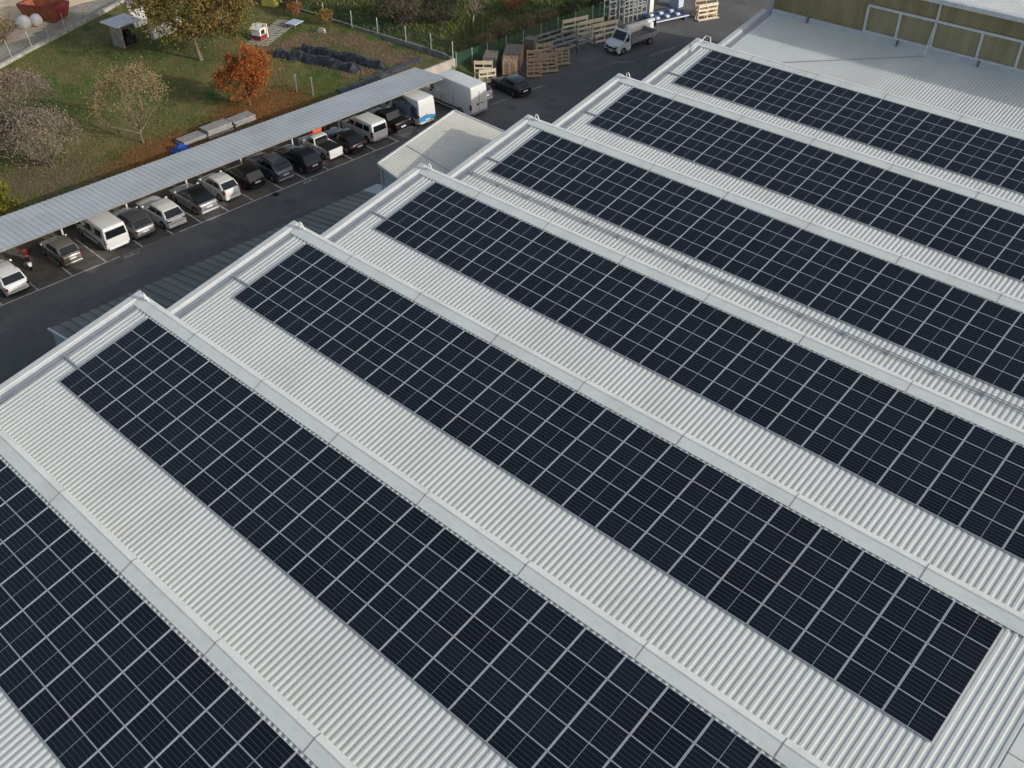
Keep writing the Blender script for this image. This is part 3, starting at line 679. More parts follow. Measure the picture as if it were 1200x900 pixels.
tree('dark_bush', 'dark evergreen bush beside the yellow sheet', (-51.6, 56.6, GZ), 2.6, 1.3, 1.3, 1.3, 1500, .16, LM['dark'], trunk_r=.06, seed=26, cat='bush', multi=3, twigs=2)
tree('garden_bush', 'small brownish bush right of the dark evergreen bush', (-49.3, 55.9, GZ), 1.6, .9, .9, .8, 900, .14, LM['orange'], trunk_r=.05, seed=27, cat='bush', multi=3, twigs=2)
tree('edge_bush', 'autumn bush at the left frame edge beyond the boundary wall', (-66.3, 31.5, .9), 4, 2.0, 2.2, 2.0, 1500, .18, LM['sparse'], trunk_r=.09, seed=28, cat='bush', multi=3, twigs=2)
for n_, (x, y, rr, hh) in enumerate(((-28.6, 63.8, 1.3, 1.5), (-29.2, 66.8, 1.6, 1.9), (-28.6, 69.8, 1.5, 1.8), (-28.4, 73.0, 1.5, 1.6), (-28.2, 76.2, 1.3, 1.5))):
    lab = ['low brown hedge bush nearest the retaining wall behind the yard fence', 'brown hedge bush behind the dark crates', 'brown hedge bush behind the steel beams', 'brown hedge bush behind the wooden frames', 'last brown hedge bush behind the lattice racks'][n_]
    tree('hedge_bush', lab, (x, y, .5), hh, rr, hh*.55, hh*.55, 1100, .15, LM['dark'] if n_ == 4 else LM['sparse'], bark='twigdark', trunk_r=.05, seed=40+n_, cat='bush', multi=4, twigs=2, nb=6, group='hedge behind the yard fence')
for n_, (x, y) in enumerate(((-27.6, 81.5), (-27.5, 84.5))):
    tree('dark_hedge', ['dark evergreen hedge behind the grey lattice racks', 'dark evergreen hedge farther along the yard fence'][n_], (x, y, .4), 4, 1.8, 2.2, 2.1, 3000, .18, LM['dark'], trunk_r=.08, seed=60+n_, cat='hedge', multi=4, twigs=2, nb=6)
def scatter(name, label, test, n, size, lm, zf, seed, flat=True):
    rg = random.Random(seed); v, f = [], []
    for _ in range(n):
        x, y = test(rg); z = zf(x, y)+rg.uniform(.01, .05); a = rg.uniform(0, 6.28); s = size*rg.uniform(.6, 1.3); i = len(v)
        if flat:
            c_, s_ = math.cos(a)*s*.5, math.sin(a)*s*.5; t = rg.uniform(-.4, .4)*s
            v += [(x-c_, y-s_, z), (x+s_*.6, y-c_*.6, z+t*.5), (x+c_, y+s_, z+abs(t)*.3), (x-s_*.6, y+c_*.6, z)]; f.append((i, i+1, i+2, i+3))
        else:
            c_, s_ = math.cos(a)*s*.22, math.sin(a)*s*.22; v += [(x-c_, y-s_, z-.05), (x+c_, y+s_, z-.05), (x+rg.uniform(-.5, .5)*s, y+rg.uniform(-.5, .5)*s, z+s*rg.uniform(.5, 1.1))]; f.append((i, i+1, i+2))
    mb = MB(); mb.v, mb.f = v, f; return tag(mb.build(name, lm), label, 'leaves' if flat else 'grass', kind='stuff')
def disc(cx, cy, rx, ry):
    def t(rg):
        while True:
            x, y = cx+rg.gauss(0, rx*.5), cy+rg.gauss(0, ry*.5)
            if x < wall_x(y)-.35: return x, y
    return t
scatter('fallen_leaves', 'rust coloured fallen leaves under the orange tree', disc(-32.6, 39.2, 3.4, 4.6), 11000, .17, LM['litter'], gz, 1)
scatter('fallen_leaves', 'brown orange fallen leaves below the half bare tree', disc(-31.6, 29.2, 2.6, 5.5), 8500, .17, LM['litter'], gz, 2)
scatter('fallen_leaves', 'pale brown fallen leaves below the bare shrubs', disc(-34.5, 20.0, 4.0, 3.8), 5000, .16, LM['litter2'], gz, 3)
scatter('fallen_leaves', 'scattered brown leaves across the lawn', lambda rg: (rg.uniform(-58, -29), rg.uniform(14, 47)), 3500, .16, LM['litter2'], gz, 5)
scatter('fallen_leaves', 'brown leaves along the far boundary wall', disc(-56.5, 25.5, 3.0, 4.0), 2500, .18, LM['litter'], gz, 6)
def gt(rg):
    while True:
        x, y = rg.uniform(-66, -28.7), rg.uniform(8, 57)
        if x > low_x(y)+.4 and not soil_t(x, y): return x, y
def st_(rg):
    while True:
        x, y = rg.uniform(-46, -29), rg.uniform(47, 57.4)
        if soil_t(x, y): return x, y
scatter('weeds', 'low brown and green weeds on the vegetable bed', st_, 3500, .17, LM['litter2'], gz, 9, False)
scatter('grass', 'short tufted lawn grass in the garden', gt, 34000, .14, LM['tuft'], gz, 7, False)
scatter('grass', 'rough grass in the field beyond the fences', lambda rg: (rg.uniform(-62, -28.5), rg.uniform(59, 92)), 16000, .34, LM['tuft'], fz, 8, False)

# ------------------------------------------------------------------ garden things
def heap(name, label, pts, wd, hh, seed):
    """long lumpy heap under a tarpaulin"""
    rg = random.Random(seed); N, K = 44, 12; b = MB(); L = []
    for i in range(N+1):
        t = i/N*(len(pts)-1); a = min(int(t), len(pts)-2); p = Vector(pts[a]).lerp(Vector(pts[a+1]), t-a); d = (Vector(pts[a+1])-Vector(pts[a])).normalized(); nn = Vector((-d.y, d.x))
        end = min(1, min(i, N-i)/2.5+.12); ww = wd*(.95+.12*math.sin(i*.6+seed))*(.6+.4*end); hgt = hh*(.9+.16*math.sin(i*.42+seed*2)+.05*math.sin(i*1.3))*end
        row = []
        for j in range(K+1):
            s = j/K*2-1; z = hgt*max(0, 1-abs(s)**2.2) + rg.uniform(-.055, .055)*end; q = p+nn*ww*.5*s*1.05
            row.append((q.x, q.y, gz(q.x, q.y)+max(.02, z)))
        L.append(row)
    for i in range(N): b.strip(L[i], L[i+1])
    return tag(b.build(name, M['tarp'], smooth=32), label, 'covered heap', 'black covered heaps in the garden')
heap('covered_heap', 'front black tarpaulin covered heap lying on the garden bed', [(-42.0, 47.6), (-38, 49.0), (-32.4, 50.3)], 1.5, .75, 1)
heap('covered_heap', 'rear black tarpaulin covered heap lying on the garden bed', [(-41.2, 50.2), (-37, 51.3), (-31.0, 52.5)], 1.3, .7, 4)
b = MB()
for i in range(24):
    t = i/24; a0, a1 = t, t+1/24
    def bp_(a, s, z): return (-29.9-.55*s-.4*a, 45.8+10.6*a, GZ+z)
    z0, z1 = .12+.05*math.sin(i*1.7), .12+.05*math.sin((i+1)*1.7)
    b.poly(bp_(a0, -1, .02), bp_(a1, -1, .02), bp_(a1, -.6, z1), bp_(a0, -.6, z0)); b.poly(bp_(a0, -.6, z0), bp_(a1, -.6, z1), bp_(a1, .7, z1+.05), bp_(a0, .7, z0+.05)); b.poly(bp_(a0, .7, z0+.05), bp_(a1, .7, z1+.05), bp_(a1, 1.05, .02), bp_(a0, 1.05, .02))
tag(b.build('ground_sheet', M['greynet']), 'long dark grey ground sheet beside the carport end', 'ground sheet')
def stack(x, y0, y1, nb_, label, seed):
    t = thing('sheet_stack', label, 'sheet stack', (x, (y0+y1)/2, GZ), group='grey sheets stacked behind the carport'); rg = random.Random(seed); z = 0.02
    for i in range(nb_):
        b = MB(); o_ = rg.uniform(-.12, .12); hl = (y1-y0)/2*rg.uniform(.85, 1.0); b.box(-.62+o_, .62+o_, -hl, hl, z, z+.13); b.build('sheet', M['boards'], t, bevel=.01); z += .132
stack(-31.4, 29.9, 32.3, 3, 'leftmost stack of grey sheets behind the carport near blue tarp', 1); stack(-31.3, 32.2, 34.8, 5, 'middle taller stack of grey sheets behind the carport', 2); stack(-31.2, 34.9, 37.2, 4, 'right stack of grey sheets behind carport below orange tree', 3)
b = MB(); L = []
for i in range(9):
    L.append([(-31.0+i*.16, 28.6+j*.2, GZ+.7*math.exp(-((i-4)**2+(j-4)**2)/11)+.05*math.sin(i*3+j*2)) for j in range(9)])
for i in range(8): b.strip(L[i], L[i+1])
tag(b.build('blue_tarp', M['bluetarp'], smooth=50), 'bright blue tarp heap behind the carport', 'tarp')
# stones heap at far left behind carport
rg = random.Random(2); b = MB()
for i in range(14):
    cx, cyy, r_ = -29.9+rg.uniform(-.6, .6), 15.6+rg.uniform(-1.6, 1.4), rg.uniform(.2, .45)
    b.hexa([(cx+dx*r_*rg.uniform(.6, 1), cyy+dy*r_*rg.uniform(.6, 1), GZ+dz) for dz in (-.05, r_*.9) for dx, dy in ((-1, -1), (1, -1), (1, 1), (-1, 1))])
tag(b.build('rubble_heap', M['woodgrey'], bevel=.04), 'dark heap of rubble behind the carport at left', 'rubble')
# garden kiosk
t = thing('garden_shelter', 'small shelter with flat white roof standing on the lawn', 'shelter', (-55.8, 39.4, GZ), R(8))
b = MB(); b.hexa([(-1.3, -1.5, 2.35), (1.3, -1.5, 2.25), (1.3, 1.5, 2.25), (-1.3, 1.5, 2.35), (-1.3, -1.5, 2.45), (1.3, -1.5, 2.35), (1.3, 1.5, 2.35), (-1.3, 1.5, 2.45)]); b.build('roof', M['white'], t)
b = MB(); b.box(-.8, .9, -.95, -.75, 0, 2.25); b.build('side_wall', M['concrete'], t)
b = MB(); b.box(-.8, -.65, -.75, 1.2, 0, 2.3); b.build('back_wall', M['woodgrey'], t)
b = MB(); b.box(-.6, .5, -.2, 1.0, 0, .85); b.box(-.4, .3, .1, .7, .85, 1.3); b.build('barbecue', M['black'], t)
b = MB(); b.tube((.95, 1.2, 0), (.95, 1.2, 2.25), .05); b.build('post', M['woodgrey'], t)
t = thing('white_board', 'tall white board leaning upright behind the large autumn tree', 'board', (-59.3, 43.4, GZ), R(10))
b = MB(); b.hexa([(-.1, -.9, 0), (0, -.9, 0), (0, .9, 0), (-.1, .9, 0), (-.7, -.9, 2.6), (-.6, -.9, 2.6), (-.6, .9, 2.6), (-.7, .9, 2.6)]); b.build('panel', M['white'], t)
b = MB(); b.bar((-.45, .6, 1.6), (-1.2, .6, 0), .06, .06); b.bar((-.45, -.6, 1.6), (-1.2, -.6, 0), .06, .06); b.build('prop', M['woodgrey'], t)
b = MB(); b.box(-.2, .2, -2, 2, 0, 1.05); b.box(-.26, .26, -2.06, 2.06, 1.05, 1.12); o = tag(b.build('low_white_wall', M['white']), 'low white garden wall half hidden by the large autumn tree', 'wall'); o.location = (-55.2, 43.8, GZ); o.rotation_euler = (0, 0, R(12))
# stepping stone path and toys
rg = random.Random(9)
pb = MB()
for i in range(15):
    for j in range(3):
        t_ = i/14; cx = -45.6-3.2*t_+(j-1)*.85*.85; cyy = 48.1+6.2*t_+(j-1)*.85*.45; s_ = .36
        pb.box(-s_, s_, -.17, .17, 0, .05, lambda x, y, z, a=R(62)+rg.uniform(-.08, .08), cx=cx, cyy=cyy: (cx+x*math.sin(a)-y*math.cos(a), cyy+x*math.cos(a)*.9+y*math.sin(a), gz(cx, cyy)+.02+z))
tag(pb.build('stone_path', M['stone']), kind='structure')
t = thing('playhouse', 'small red and white play hut at the start of the stone path', 'play hut', (-46.6, 49.2, GZ), R(20))
b = MB(); b.box(-.5, .5, -.55, .55, 0, .55); b.build('base', M['red'], t)
b = MB(); b.box(-.5, .5, -.55, .55, .552, 1.2); b.build('upper_wall', M['white'], t)
b = MB(); b.box(.505, .52, -.3, .3, .62, 1.05); b.build('window', M['black'], t)
b = MB(); b.box(-.55, .62, .56, .72, 0, 1.45); b.build('door_panel', M['wood'], t)
b = MB(); b.poly((-.6, -.65, 1.2), (.6, -.65, 1.2), (.6, 0, 1.6), (-.6, 0, 1.6)); b.poly((.6, .6, 1.2), (-.6, .6, 1.2), (-.6, 0, 1.6), (.6, 0, 1.6)); b.build('roof', M['white'], t)
t = thing('garden_table', 'low garden table with a pale blue top at the path end', 'table', (-46.9, 53.9, GZ), R(15))
b = MB(); b.box(-.65, .65, -.75, .75, .42, .5); b.build('table_top', M['paleblue'], t)
for sx in (-1, 1):
    for sy_ in (-1, 1):
        b = MB(); b.box(sx*.5-.05, sx*.5+.05, sy_*.6-.05, sy_*.6+.05, 0, .42); b.build('leg', M['woodgrey'], t)
b = MB(); b.box(-.4, .4, -.2, .2, 0, .35); b.box(-.3, .35, -.12, .16, .35, .5); o = tag(b.build('stone_block', M['stone'], bevel=.04), 'pale stone block lying at the vegetable bed edge', 'stone'); o.location = (-43.3, 54.6, GZ); o.rotation_euler = (0, 0, .4)
b = MB(); b.hexa([(-.9, -1.2, 0), (.9, -1.2, 0), (.9, 1.2, 0), (-.9, 1.2, 0), (-.7, -1.1, 1.7), (.7, -1.1, 1.7), (.7, 1.1, 1.7), (-.7, 1.1, 1.7)]); o = tag(b.build('yellow_cover', M['yellow'], bevel=.1), 'bright yellow covered box at the top edge of the garden', 'covered box'); o.location = (-54.6, 57.0, GZ-.2); o.rotation_euler = (0, 0, .3)
# open skip and bags in the sandy yard
t = thing('skip', 'rusty orange and red open skip in the sandy yard', 'skip', (-70.3, 38.3, .9), R(-64))
b = MB()
ow = lambda z: (1.05+.12*z, 2.0+.3*z)
c = [(-1.0, -1.9, .1), (1.0, -1.9, .1), (1.0, 1.9, .1), (-1.0, 1.9, .1), (-1.2, -2.4, 1.6), (1.2, -2.4, 1.6), (1.2, 2.4, 1.6), (-1.2, 2.4, 1.6)]
i_ = [(-.95, -1.85, .2), (.95, -1.85, .2), (.95, 1.85, .2), (-.95, 1.85, .2), (-1.12, -2.3, 1.6), (1.12, -2.3, 1.6), (1.12, 2.3, 1.6), (-1.12, 2.3, 1.6)]
for q in ((0, 1, 5, 4), (1, 2, 6, 5), (2, 3, 7, 6), (3, 0, 4, 7), (3, 2, 1, 0)): b.poly(*[c[k] for k in q]); b.poly(*[i_[k] for k in reversed(q)])
for k in range(4): b.poly(c[4+k], c[4+(k+1) % 4], i_[4+(k+1) % 4], i_[4+k])
b.build('hull', M['orange'], t)
b = MB(); b.bar((-1.21, -2.4, 1.62), (-1.21, 2.4, 1.62), .12, .14); b.bar((1.21, -2.4, 1.62), (1.21, 2.4, 1.62), .12, .14); b.bar((-1.2, 2.41, 1.62), (1.2, 2.41, 1.62), .12, .14); b.bar((-1.2, -2.41, 1.62), (1.2, -2.41, 1.62), .12, .14); b.build('rim', M['red'], t)
for sy_ in (-1, 1): b = MB(); b.poly((-1.05, sy_*1.95, .15), (-1.24, sy_*2.46, 1.55), (1.24, sy_*2.46, 1.55), (1.05, sy_*1.95, .15)); b.build('end_panel', M['red'], t)
for i in range(4):
    y = -1.5+i
    for sx in (1, -1): b = MB(); b.bar((sx*1.04, y*.9, .2), (sx*1.24, y, 1.55), .1, .06); b.build('stiffener', M['orange'], t)
for n_, (x, y, s_) in enumerate(((-69.2, 35.3, .95), (-68.9, 36.5, .85))):
    bm = bmesh.new(); bmesh.ops.create_icosphere(bm, subdivisions=3, radius=.75*s_)
    rg = random.Random(n_)
    for v in bm.verts:
        v.co.z = max(-.5, v.co.z*(1.0 if v.co.z < .3 else 1.15)); k = 1+.07*math.sin(v.co.x*7+n_)*math.cos(v.co.y*6); v.co.x *= k; v.co.y *= k*1.05
    me = bpy.data.meshes.new('bulk_bag'); bm.to_mesh(me); bm.free(); me.materials.append(M['white']); me.shade_smooth()
    o = bpy.data.objects.new('bulk_bag', me); col.objects.link(o); o.location = (x, y, .9+.5)
    tag(o, ['left white bulk bag beside the rusty skip', 'right white bulk bag touching the rusty skip'][n_], 'bulk bag', 'white bags by the skip')

# ------------------------------------------------------------------ vehicles
def arch(cx, r, x_dir, z0, n=7):
    th0 = math.asin(min(.99, max(-.99, (z0-.31)/r)))
    a = [th0 + (math.pi-2*th0)*i/n for i in range(n+1)]
    return [(cx + r*math.cos(t), .31 + r*math.sin(t)) for t in a]      # from front side to rear side
def vehicle(name, label, cat, loc, heading, pal, L=4.2, wd=1.78, top=None, cabin=None, wheels=(.78, .82), wr=.31, roofm=None, group='cars parked under the carport', lower=None, kind='car',
            side_w=(), rear_win=None, extra=None, tail=((.70, .88), (.68, .86)), plate=(.62, .74), rim='rim', rails=False, bumper=True, tumble=.0, mirrors=True, spoiler=False):
    root = thing(name, label, cat, loc, heading, group=group)
    hw = wd/2; zlo = .21
    def yw(x, z):
        u = (x-L/2)/(L/2); f = (1-.20*abs(u)**4) if kind == 'car' else 1-(.14*max(0, u)**7 + .02*abs(min(0, u))**6)
        if z > 1.0 and tumble: f *= 1-tumble*(z-1.0)
        if z < .45: f *= .97
        return hw*f
    rx, fx = wheels[0], L-wheels[1]; ar = wr+.055
    out = list(top)                                                      # from rear bottom over the top to front bottom
    low = [(fx+ar+.02, zlo)] + arch(fx, ar, 1, zlo) + [(fx-ar-.02, zlo), (rx+ar+.02, zlo)] + arch(rx, ar, 1, zlo) + [(rx-ar-.02, zlo)]
    pts = out+low; n = len(pts)
    bm = bmesh.new()
    vl = [bm.verts.new((x, yw(x, z), z)) for x, z in pts]; vr = [bm.verts.new((x, -yw(x, z), z)) for x, z in pts]
    fl = bm.faces.new(list(reversed(vl))); fr = bm.faces.new(vr)
    for i in range(n):
        j = (i+1) % n; bm.faces.new((vl[i], vl[j], vr[j], vr[i]))
    bm.normal_update()
    nt_ = len(out); es = []
    for i in range(nt_-1):
        for vv in (vl, vr):
            e = bm.edges.get((vv[i], vv[i+1]))
            if e: es.append(e)
    for i in range(1, nt_-1):
        e = bm.edges.get((vl[i], vr[i]))
        if e: es.append(e)
    bmesh.ops.bevel(bm, geom=es, offset=.10 if kind == 'car' else .075, segments=3, affect='EDGES', profile=.5, clamp_overlap=True)
    bmesh.ops.recalc_face_normals(bm, faces=bm.faces)
    me = bpy.data.meshes.new('body'); bm.to_mesh(me); bm.free(); me.materials.append(pal); me.shade_smooth(); me.set_sharp_from_angle(angle=R(38))
    o = bpy.data.objects.new('body', me); col.objects.link(o); o.parent = root
    # dark underbody filling the wheel wells
    b = MB(); b.box(.25, L-.25, -hw*.78, hw*.78, .17, .62); b.build('underbody', M['black'], root)
    def pane(nm, c, u0, u1, v0, v1, m, off=.012, par=root, th_=.02):
        c = [Vector(q) for q in c]
        def bl(u, v): return (c[0]*(1-u)+c[1]*u)*(1-v)+(c[3]*(1-u)+c[2]*u)*v
        q = [bl(u0, v0), bl(u1, v0), bl(u1, v1), bl(u0, v1)]; nn = (q[1]-q[0]).cross(q[3]-q[0]).normalized()
        ctr = (q[0]+q[2])/2
        if nn.dot(ctr-Vector((L/2, 0, .8))) < 0: nn = -nn
        bb = MB(); bb.hexa([p-nn*th_ for p in q]+[p+nn*off for p in q]); return bb.build(nm, m, par)
    if cabin:
        (xa, za), (xb, zb), (xc, zc), (xd, zd), wb, wt = cabin; wb += .03; wt += .055
        A = lambda s: (xa, s*wb, za-.03); B = lambda s: (xb, s*wt, zb); C_ = lambda s: (xc, s*wt, zc); D = lambda s: (xd, s*wb*.96, zd-.06)
        bm = bmesh.new(); V = {k: [bm.verts.new(f(s)) for s in (1, -1)] for k, f in (('A', A), ('B', B), ('C', C_), ('D', D))}
        xm, zm = (xb+xc)/2, max(zb, zc)+.035; V['M'] = [bm.verts.new((xm, s*wt*1.01, zm)) for s in (1, -1)]
        order = ['A', 'B', 'M', 'C', 'D']
        for k, s in ((0, 1), (1, -1)):
            bm.faces.new([V[q][k] for q in (order if s == -1 else order[::-1])])
        for p, q in zip(order, order[1:]+order[:1]): bm.faces.new((V[p][0], V[q][0], V[q][1], V[p][1]))
        bmesh.ops.recalc_face_normals(bm, faces=bm.faces)
        es = [e for e in bm.edges if not ({e.verts[0], e.verts[1]} <= set(V['A']+V['D']))]
        bmesh.ops.bevel(bm, geom=es, offset=.07, segments=3, affect='EDGES', profile=.55, clamp_overlap=True)
        me = bpy.data.meshes.new('cabin'); bm.to_mesh(me); bm.free(); me.materials.append(roofm or pal); me.shade_smooth(); me.set_sharp_from_angle(angle=R(40))
        o = bpy.data.objects.new('cabin', me); col.objects.link(o); o.parent = root
        pane('windscreen', [A(-1), A(1), B(1), B(-1)], .07, .93, .10, .92, M['glass'])
        pane('rear_window', [D(-1), D(1), C_(1), C_(-1)], .06, .94, .12, .91, M['glass'])
        for s in (1, -1):
            for (u0, u1) in ((.14, .46), (.49, .86)):
                pane('side_window', [D(s), A(s), B(s), C_(s)], u0, u1, .18, .84, M['glass'])
        if rails:
            for s in (1, -1):
                b = MB(); b.bar((xb-.1, s*(wt-.06), zb+.09), (xc+.1, s*(wt-.06), zc+.09), .04, .05); b.build('roof_rail', M['chrome'] if rails == 2 else M['black'], root)
        if spoiler:
            b = MB(); b.hexa([(xc-.22, -wt*.9, zc-.07), (xc+.12, -wt*.92, zc-.02), (xc+.12, wt*.92, zc-.02), (xc-.22, wt*.9, zc-.07), (xc-.22, -wt*.9, zc-.03), (xc+.12, -wt*.92, zc+.035), (xc+.12, wt*.92, zc+.035), (xc-.22, wt*.9, zc-.03)]); b.build('spoiler', roofm or pal, root)
        mx, mz = xa-.15, za+.08
    else: mx, mz = L-1.25, 1.15
    for (x0, x1, z0, z1) in side_w:                                     # panes set into the slab sides of vans
        for s in (1, -1):
            c = [(x0, s*yw(x0, z0), z0), (x1, s*yw(x1, z0), z0), (x1-.03, s*yw(x1, z1), z1), (x0+.03, s*yw(x0, z1), z1)]; pane('side_window', c, 0, 1, 0, 1, M['glass'], .008)
    if kind == 'van':
        (xq, zq), (xp, zp) = top[7], top[8]
        pane('windscreen', [(xp, -yw(xp, zp), zp), (xp, yw(xp, zp), zp), (xq, yw(xq, zq), zq), (xq, -yw(xq, zq), zq)], .10, .90, .06, .92, M['glass'], .02)
    if rear_win:
        z0, z1, f = rear_win; xr0 = [p for p in top if p[1] >= .5][0][0]
        c = [(.02, -hw*f, z0), (.02, hw*f, z0), (.06, hw*f*.94, z1), (.06, -hw*f*.94, z1)]; pane('rear_window', c, 0, 1, 0, 1, M['glass'], .03)
    sl_ = [(L*.47, .36, .84)] if kind == 'car' else [(L*.62, .42, 1.05), (L*.36, .42, 1.7 if L > 5 else 1.05)]
    if kind == 'car': sl_ += [(L*.29, .62, .86), (L*.66, .55, .82)]
    for s in (1, -1):
        for x_, z0_, z1_ in sl_:
            b = MB(); ya, yb = sorted((s*(yw(x_, .6)-.02), s*(yw(x_, .6)+.004))); b.box(x_-.008, x_+.008, ya, yb, z0_, z1_); b.build('door_seam', M['black'], root)
    if kind == 'car' and cat == 'car':
        b = MB(); b.box(-.006, .05, -hw*.62, hw*.62, .555, .575); b.build('tailgate_seam', M['black'], root)
    for s in (1, -1):
        if tail:
            (t0, t1), (z0, z1) = tail
            b = MB(); yy0, yy1 = hw*t0, hw*t1
            b.hexa([(-.012, min(s*yy0, s*yy1), z0), (.22, min(s*yy0, s*yy1), z0), (.22, max(s*yy0, s*yy1), z0), (-.012+.03, max(s*yy0, s*yy1), z0),
                    (-.0, min(s*yy0, s*yy1), z1), (.22, min(s*yy0, s*yy1), z1), (.22, max(s*yy0, s*yy1), z1), (.03, max(s*yy0, s*yy1), z1)]); b.build('tail_light', M['redlight'], root, bevel=.015)
        fz_ = .56 if kind == 'car' else .74
        b = MB(); ya, yb = sorted((s*hw*.48, s*hw*.84)); b.box(L-.28, L-.03, ya, yb, fz_, fz_+.14); b.build('headlight', M['headlamp'], root, bevel=.02)
        if mirrors:
            b = MB(); ya, yb = sorted((s*(yw(mx, .9)-.02), s*(yw(mx, .9)+.17))); b.box(mx-.07, mx+.07, ya, yb, mz-.02, mz+.13); b.build('wing_mirror', pal if kind == 'car' else M['black'], root, bevel=.03)
    b = MB(); b.box(-.02, .05, -.26, .26, plate[0], plate[1]); b.build('number_plate', M['plate'], root)
    if bumper:
        b = MB(); b.box(-.03, .3, -hw*.80, hw*.80, .24, .40); b.build('rear_bumper', lower or M['black'], root, bevel=.03)
    for (x, s) in ((rx, 1), (rx, -1), (fx, 1), (fx, -1)):
        b = MB(); y = s*(hw-.10); b.tube((x, y-.10, wr), (x, y+.10, wr), wr, None, 18); w_ = b.build('wheel', M['tyre'], root, smooth=50)
        b = MB(); b.tube((x, y+s*.09, wr), (x, y+s*.108, wr), wr*.66, wr*.6, 14); b.build('rim', M[rim], w_, smooth=50)
    if extra: extra(root, L, hw, yw, pane)
    return root
def hatch_top(L, belt=.93, hood=.80, rear=.0, drop=.62):
    return [(.16, .22), (.03, .34), (0, .55), (.03, .82), (.10, belt), (L*.35, belt+.015), (L*.70, belt-.02), (L*.86, hood+.06), (L-.16, hood-.05), (L-.03, .58), (L, .38), (L-.14, .22)]
def cab(L, H, belt=.93, a=.72, b_=.53, c=.17, d=.035, wb=.80, wt=.62): return ((L*a, belt), (L*b_, H), (L*c, H-.05), (L*d, belt+.03), wb, wt)
def van_top(L, H, nose=.95, ws=1.25, wx=.95): return [(.10, .30), (.02, .42), (0, .9), (.03, H-.5), (.10, H-.06), (.22, H), (L*.5, H+.02), (L-1.75-wx*.1, H-.02), (L-wx, ws), (L-.18, nose), (L-.02, nose-.25), (L, .45), (L-.12, .25)]
HD = R(179)
def park(n, x, y, *a, **k): return vehicle(n, a[0], a[1], (x, y, .004), HD, *a[2:], **k)

park('parked_car', -21.9, 10.96, 'white compact crossover with roof rails at the left frame edge', 'car', P_['white'], L=4.35, wd=1.83, top=hatch_top(4.35, 1.0, .90), cabin=cab(4.35, 1.60, 1.0, wb=.83, wt=.66), wr=.335, rails=2, spoiler=True, rim='darkrim')
park('parked_car', -22.65, 15.38, 'small dull champagne hatchback between the motorbike and white minibus', 'car', P_['champagne'], L=3.75, wd=1.66, top=hatch_top(3.75, .94, .82), cabin=cab(3.75, 1.48, .94, .74, .56, .16, .03, .75, .60), wr=.29, lower=P_['champagne'], tail=((.78, .92), (.60, 1.0)))
def mb_extra(root, L, hw, yw, pane):
    b = MB(); b.box(.02, .05, -.30, .30, .72, .74)
    for s in (1, -1):
        b = MB(); ya, yb = sorted((s*(yw(2, .7)-.01), s*(yw(2, .7)+.02))); b.box(1.2, L-1.35, ya, yb, .62, .70); b.build('side_moulding', M['black'], root)
park('parked_van', -22.3, 18.72, 'white passenger minibus with dark windows under the carport edge', 'van', P_['white'], L=4.85, wd=1.92, top=van_top(4.85, 1.93), kind='van', tumble=.12, side_w=((.45, 1.75, 1.12, 1.68), (1.85, 3.1, 1.12, 1.68), (3.2, 3.78, 1.14, 1.62)), rear_win=(1.12, 1.70, .82), wheels=(.95, .92), tail=((.86, .97), (.72, 1.05)), plate=(.66, .78), extra=mb_extra,
     bumper=True, lower=P_['white'])
park('parked_car', -22.1, 20.9, 'silver crossover with dark grey roof beside the white minibus', 'car', P_['silver'], L=4.25, wd=1.80, top=hatch_top(4.25, .97, .86), cabin=cab(4.25, 1.53, .97, .72, .54, .15, .03, .81, .65), roofm=P_['darkroof'], wr=.33, spoiler=True)
park('parked_car', -21.75, 23.3, 'long white estate car fifth from the left in the row', 'car', P_['white'], L=4.75, wd=1.84, top=hatch_top(4.75, .92, .82), cabin=cab(4.75, 1.45, .92, .68, .50, .14, .03, .81, .63), wr=.33, lower=P_['white'], tail=((.52, .84), (.68, .80)))
park('parked_car', -21.75, 26.15, 'silver coupe crossover with black roof between two white cars', 'car', P_['silver'], L=4.5, wd=1.86, top=hatch_top(4.5, 1.0, .88), cabin=cab(4.5, 1.50, 1.0, .72, .52, .24, .04, .82, .62), roofm=P_['black'], wr=.345, lower=P_['silver'])
park('parked_car', -22.2, 28.6, 'white high tailed hatchback beside a small black car', 'car', P_['white'], L=4.0, wd=1.72, top=hatch_top(4.0, 1.0, .86), cabin=cab(4.0, 1.52, 1.0, .78, .56, .16, .03, .77, .60), wr=.31, lower=P_['white'], tail=((.74, .92), (.72, 1.05)))
park('parked_car', -22.25, 31.0, 'small black hatchback with pale rear window reflection', 'car', P_['black'], L=3.6, wd=1.64, top=hatch_top(3.6, .95, .84), cabin=cab(3.6, 1.47, .95, .76, .56, .13, .025, .75, .61), wr=.29, rim='darkrim')
park('parked_car', -21.6, 33.3, 'blue grey sports utility car beside the small black hatchback', 'car', P_['bluegrey'], L=4.6, wd=1.88, top=hatch_top(4.6, 1.02, .92), cabin=cab(4.6, 1.60, 1.02, .71, .52, .15, .03, .84, .68), wr=.35, rails=1, spoiler=True, lower=P_['silver'])
park('parked_car', -21.1, 35.85, 'dark navy grey estate car left of the white pickup', 'car', P_['navy'], L=4.75, wd=1.84, top=hatch_top(4.75, .95, .86), cabin=cab(4.75, 1.48, .95, .69, .51, .13, .03, .82, .64), wr=.33, rails=2, lower=P_['navy'])
def pu_extra(root, L, hw, yw, pane):
    b = MB(); b.box(.12, L*.40, -hw*.84, hw*.84, .90, .965); b.build('bed_cover', M['black'], root, bevel=.02)
    b = MB(); b.box(L*.405, L*.425, -hw*.7, hw*.7, .95, 1.3); b.build('headboard', M['black'], root)
